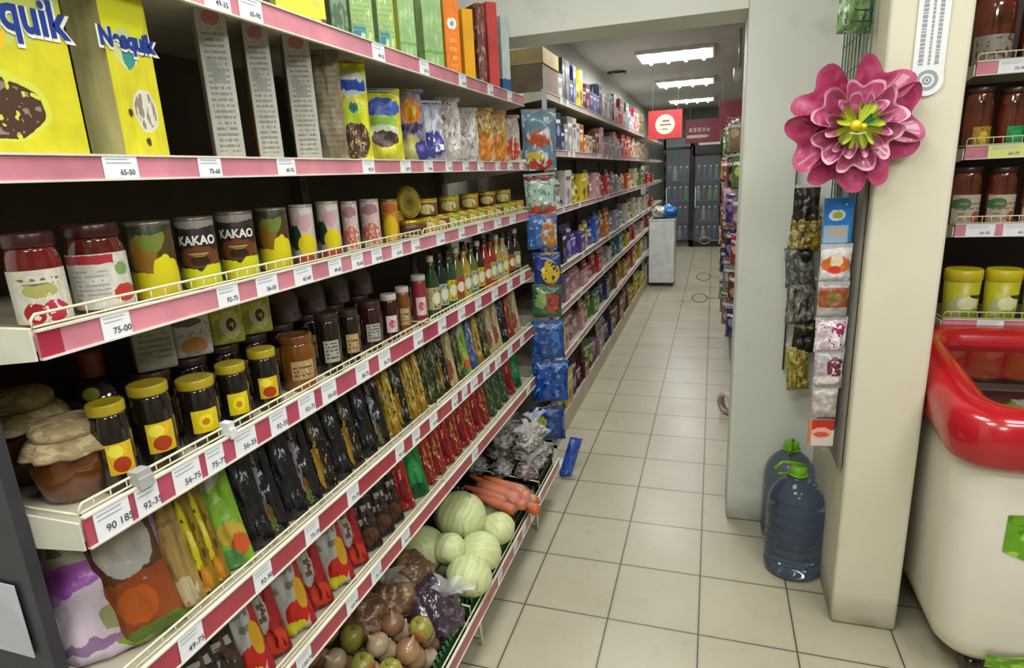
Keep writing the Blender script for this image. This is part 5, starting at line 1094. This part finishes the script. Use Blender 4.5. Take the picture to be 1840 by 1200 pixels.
c3 = onY(1772, 1172, FYF); b = MB(); b.add([(0, -.007, 0), (.05, -.007, -.004), (.09, -.007, .01), (.3, -.007, .05), (.3, -.003, -.05), (.0, .0, -.05)], [(0, 5, 4, 3, 2, 1)], M_gs); b.obj('green_sticker', fz, (c3.x-FXL, 0, c3.z))
tag(fz, 'white chest freezer with a thick red rim beside the column', 'freezer')
for i, (xx, yy, m) in enumerate(((.16, .12, M_ketg), (.28, .15, M_clearw), (.4, .14, M_purple), (.25, .3, M_grnp), (.52, .2, M_clearw))):
    put('frozen_bag', crumple(.075, .07, .04, m, i*3, .3, 2.5, False), (FXL+xx+.03, FYF+yy+.05, .795-.002*i), i, label=['green frozen food bag in the front left corner of the freezer', 'white frozen bag next to the green one in the freezer', 'violet frozen bag in the freezer', 'lime frozen bag further back in the freezer', 'white frozen bag farthest right in the freezer'][i], cat='bag', group='frozen bags')
    # stacked support below
# (bags lie on a heap that fills the tub)
# right wall shelves
rs = empty('wall_shelving', (.80, 2.5, 0)); RW = 1.9
MB().box(-.14, RW, .39, .41, .9, 2.6, flat('maroon_back_panel', '#2a1512', rough=.5)).obj('back_panel', rs)
MB().box(-.14, -.12, .2, .4, .9, 2.6, flat('maroon_back_panel', '')).obj('side_panel', rs)
for zb, tg in ((1.84, [(.105, .09, None), (.24, .07, None)]), (1.577, [(.12, .11, None, M_tagy), (.3, .08, None)]), (1.318, [(.075, .085, None), (.185, .09, None), (.3, .09, None)]), (.982, [(.145, .08, '50'), (.35, .08, None)])):
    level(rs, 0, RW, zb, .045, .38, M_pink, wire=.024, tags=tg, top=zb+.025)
tag(rs, 'dark wall shelving with pink price rails above the freezer', 'shelving')
M_amb2 = flat('brown_jar_glass', '#6a2a12', rough=.06, coat=1, var=.3); M_blab = P('label_dim_white', '#8c857a', ('noise', '#5a2a1c', 6, .6))
M_yl2 = P('label_small_yellow', '#a8841c', ('ell', .5, .5, .25, .3, '#d8b83a'), ('noise', '#5a3a14', 6, .6)); M_gl2 = P('label_bright_green', '#1f8a4a', ('ell', .5, .5, .3, .3, '#2f9a5a'))
M_wl2 = P('label_green_red_white', '#b3a994', ('ell', .2, .7, .25, .2, '#3a6a44'), ('ell', .7, .25, .2, .2, '#a83a24'), ('txt', .5, .5, .4, .3, '#8a7a68', 6))
M_ytub = P('tub_yellow_mushroom', '#b8b428', ('ell', .3, .35, .25, .25, '#a8b078'), ('ell', .6, .2, .3, .15, '#7f9a24'), ('rect', .7, .6, .18, .05, '#2a2c1c'), ('ell', .5, .45, .3, .15, '#cfcda0')); M_ytl = flat('tub_yellow_lid', '#c9bc24', rough=.3)
def onshelf(px0, px1, ytop, zt, dy=.075):
    m = (px0+px1)/2; p = onY(m, ytop, 2.5+dy); dep = (p-Vector((0, 0, CH))).dot(_cf); r = (px1-px0)/FPX*dep/2*math.cos(math.atan((m-920)/FPX)); return p.x, p.y, r, p.z-zt
for px0, px1, yt, zt, cm, ld, lb_, ds in ((1752, 1836, -25, 1.865, M_amb2, M_lidd, M_blab, 'large brown glass jar on the uppermost right shelf, beside the column'), (1842, 1925, -25, 1.865, M_amb2, M_lidd, M_blab, 'large brown glass jar at the frame edge on the uppermost right shelf'),
                                 (1735, 1792, 158, 1.602, M_amb2, M_lidd, M_yl2, 'brown jar with a small yellow label on the right shelf'), (1796, 1853, 158, 1.602, M_amb2, M_lidd, M_gl2, 'brown jar with a bright green label on the right shelf'),
                                 (1712, 1770, 300, 1.343, M_amb2, M_lidd, M_wl2, 'brown jar with a white and green label nearest the column'), (1776, 1834, 300, 1.343, M_amb2, M_lidd, M_wl2, 'brown jar with a white and red label, right of its twin'), (1840, 1898, 300, 1.343, M_amb2, M_lidd, M_wl2, 'brown jar with a white label cut by the frame edge')):
    x, y, r, h = onshelf(px0, px1, yt, zt)
    put('preserve_jar', jar('rj'+lb_.name, r, h, cm, ld, lb_, (.04, .42) if lb_ is not M_wl2 else (.06, .6), 42 if zt == 1.602 else 80, .016), (x, y, zt+.0005), R(15), label=ds, cat='jar', group='jars on the right wall shelves')
def tub(r, h):
    b = MB().lathe([(0, 0), (r*.9, 0), (r*.92, .003), (r*.99, h*.82), (0, h*.82)], M_ytub, 28); l = MB().lathe([(r*1.0, h*.78), (r*1.04, h*.8), (r*1.04, h*.97), (r*.95, h), (r*.9, h*.98), (0, h*.98)], M_ytl, 28)
    return [('tub_body', b.mesh('tub_body')), ('lid', l.mesh('lid'))]
for px0, px1, ds in ((1698, 1768, 'yellow plastic tub nearest the column on the lowest right shelf'), (1772, 1840, 'yellow plastic tub with a black badge, right of its neighbour'), (1845, 1912, 'yellow plastic tub outside the corner of the lowest right shelf')):
    x, y, r, h = onshelf(px0, px1, 482, 1.007); put('food_tub', cached(('ytub', round(r, 3)), lambda: tub(r, h)), (x, y, 1.0075), R(10), label=ds, cat='tub', group='yellow tubs on the right shelf')
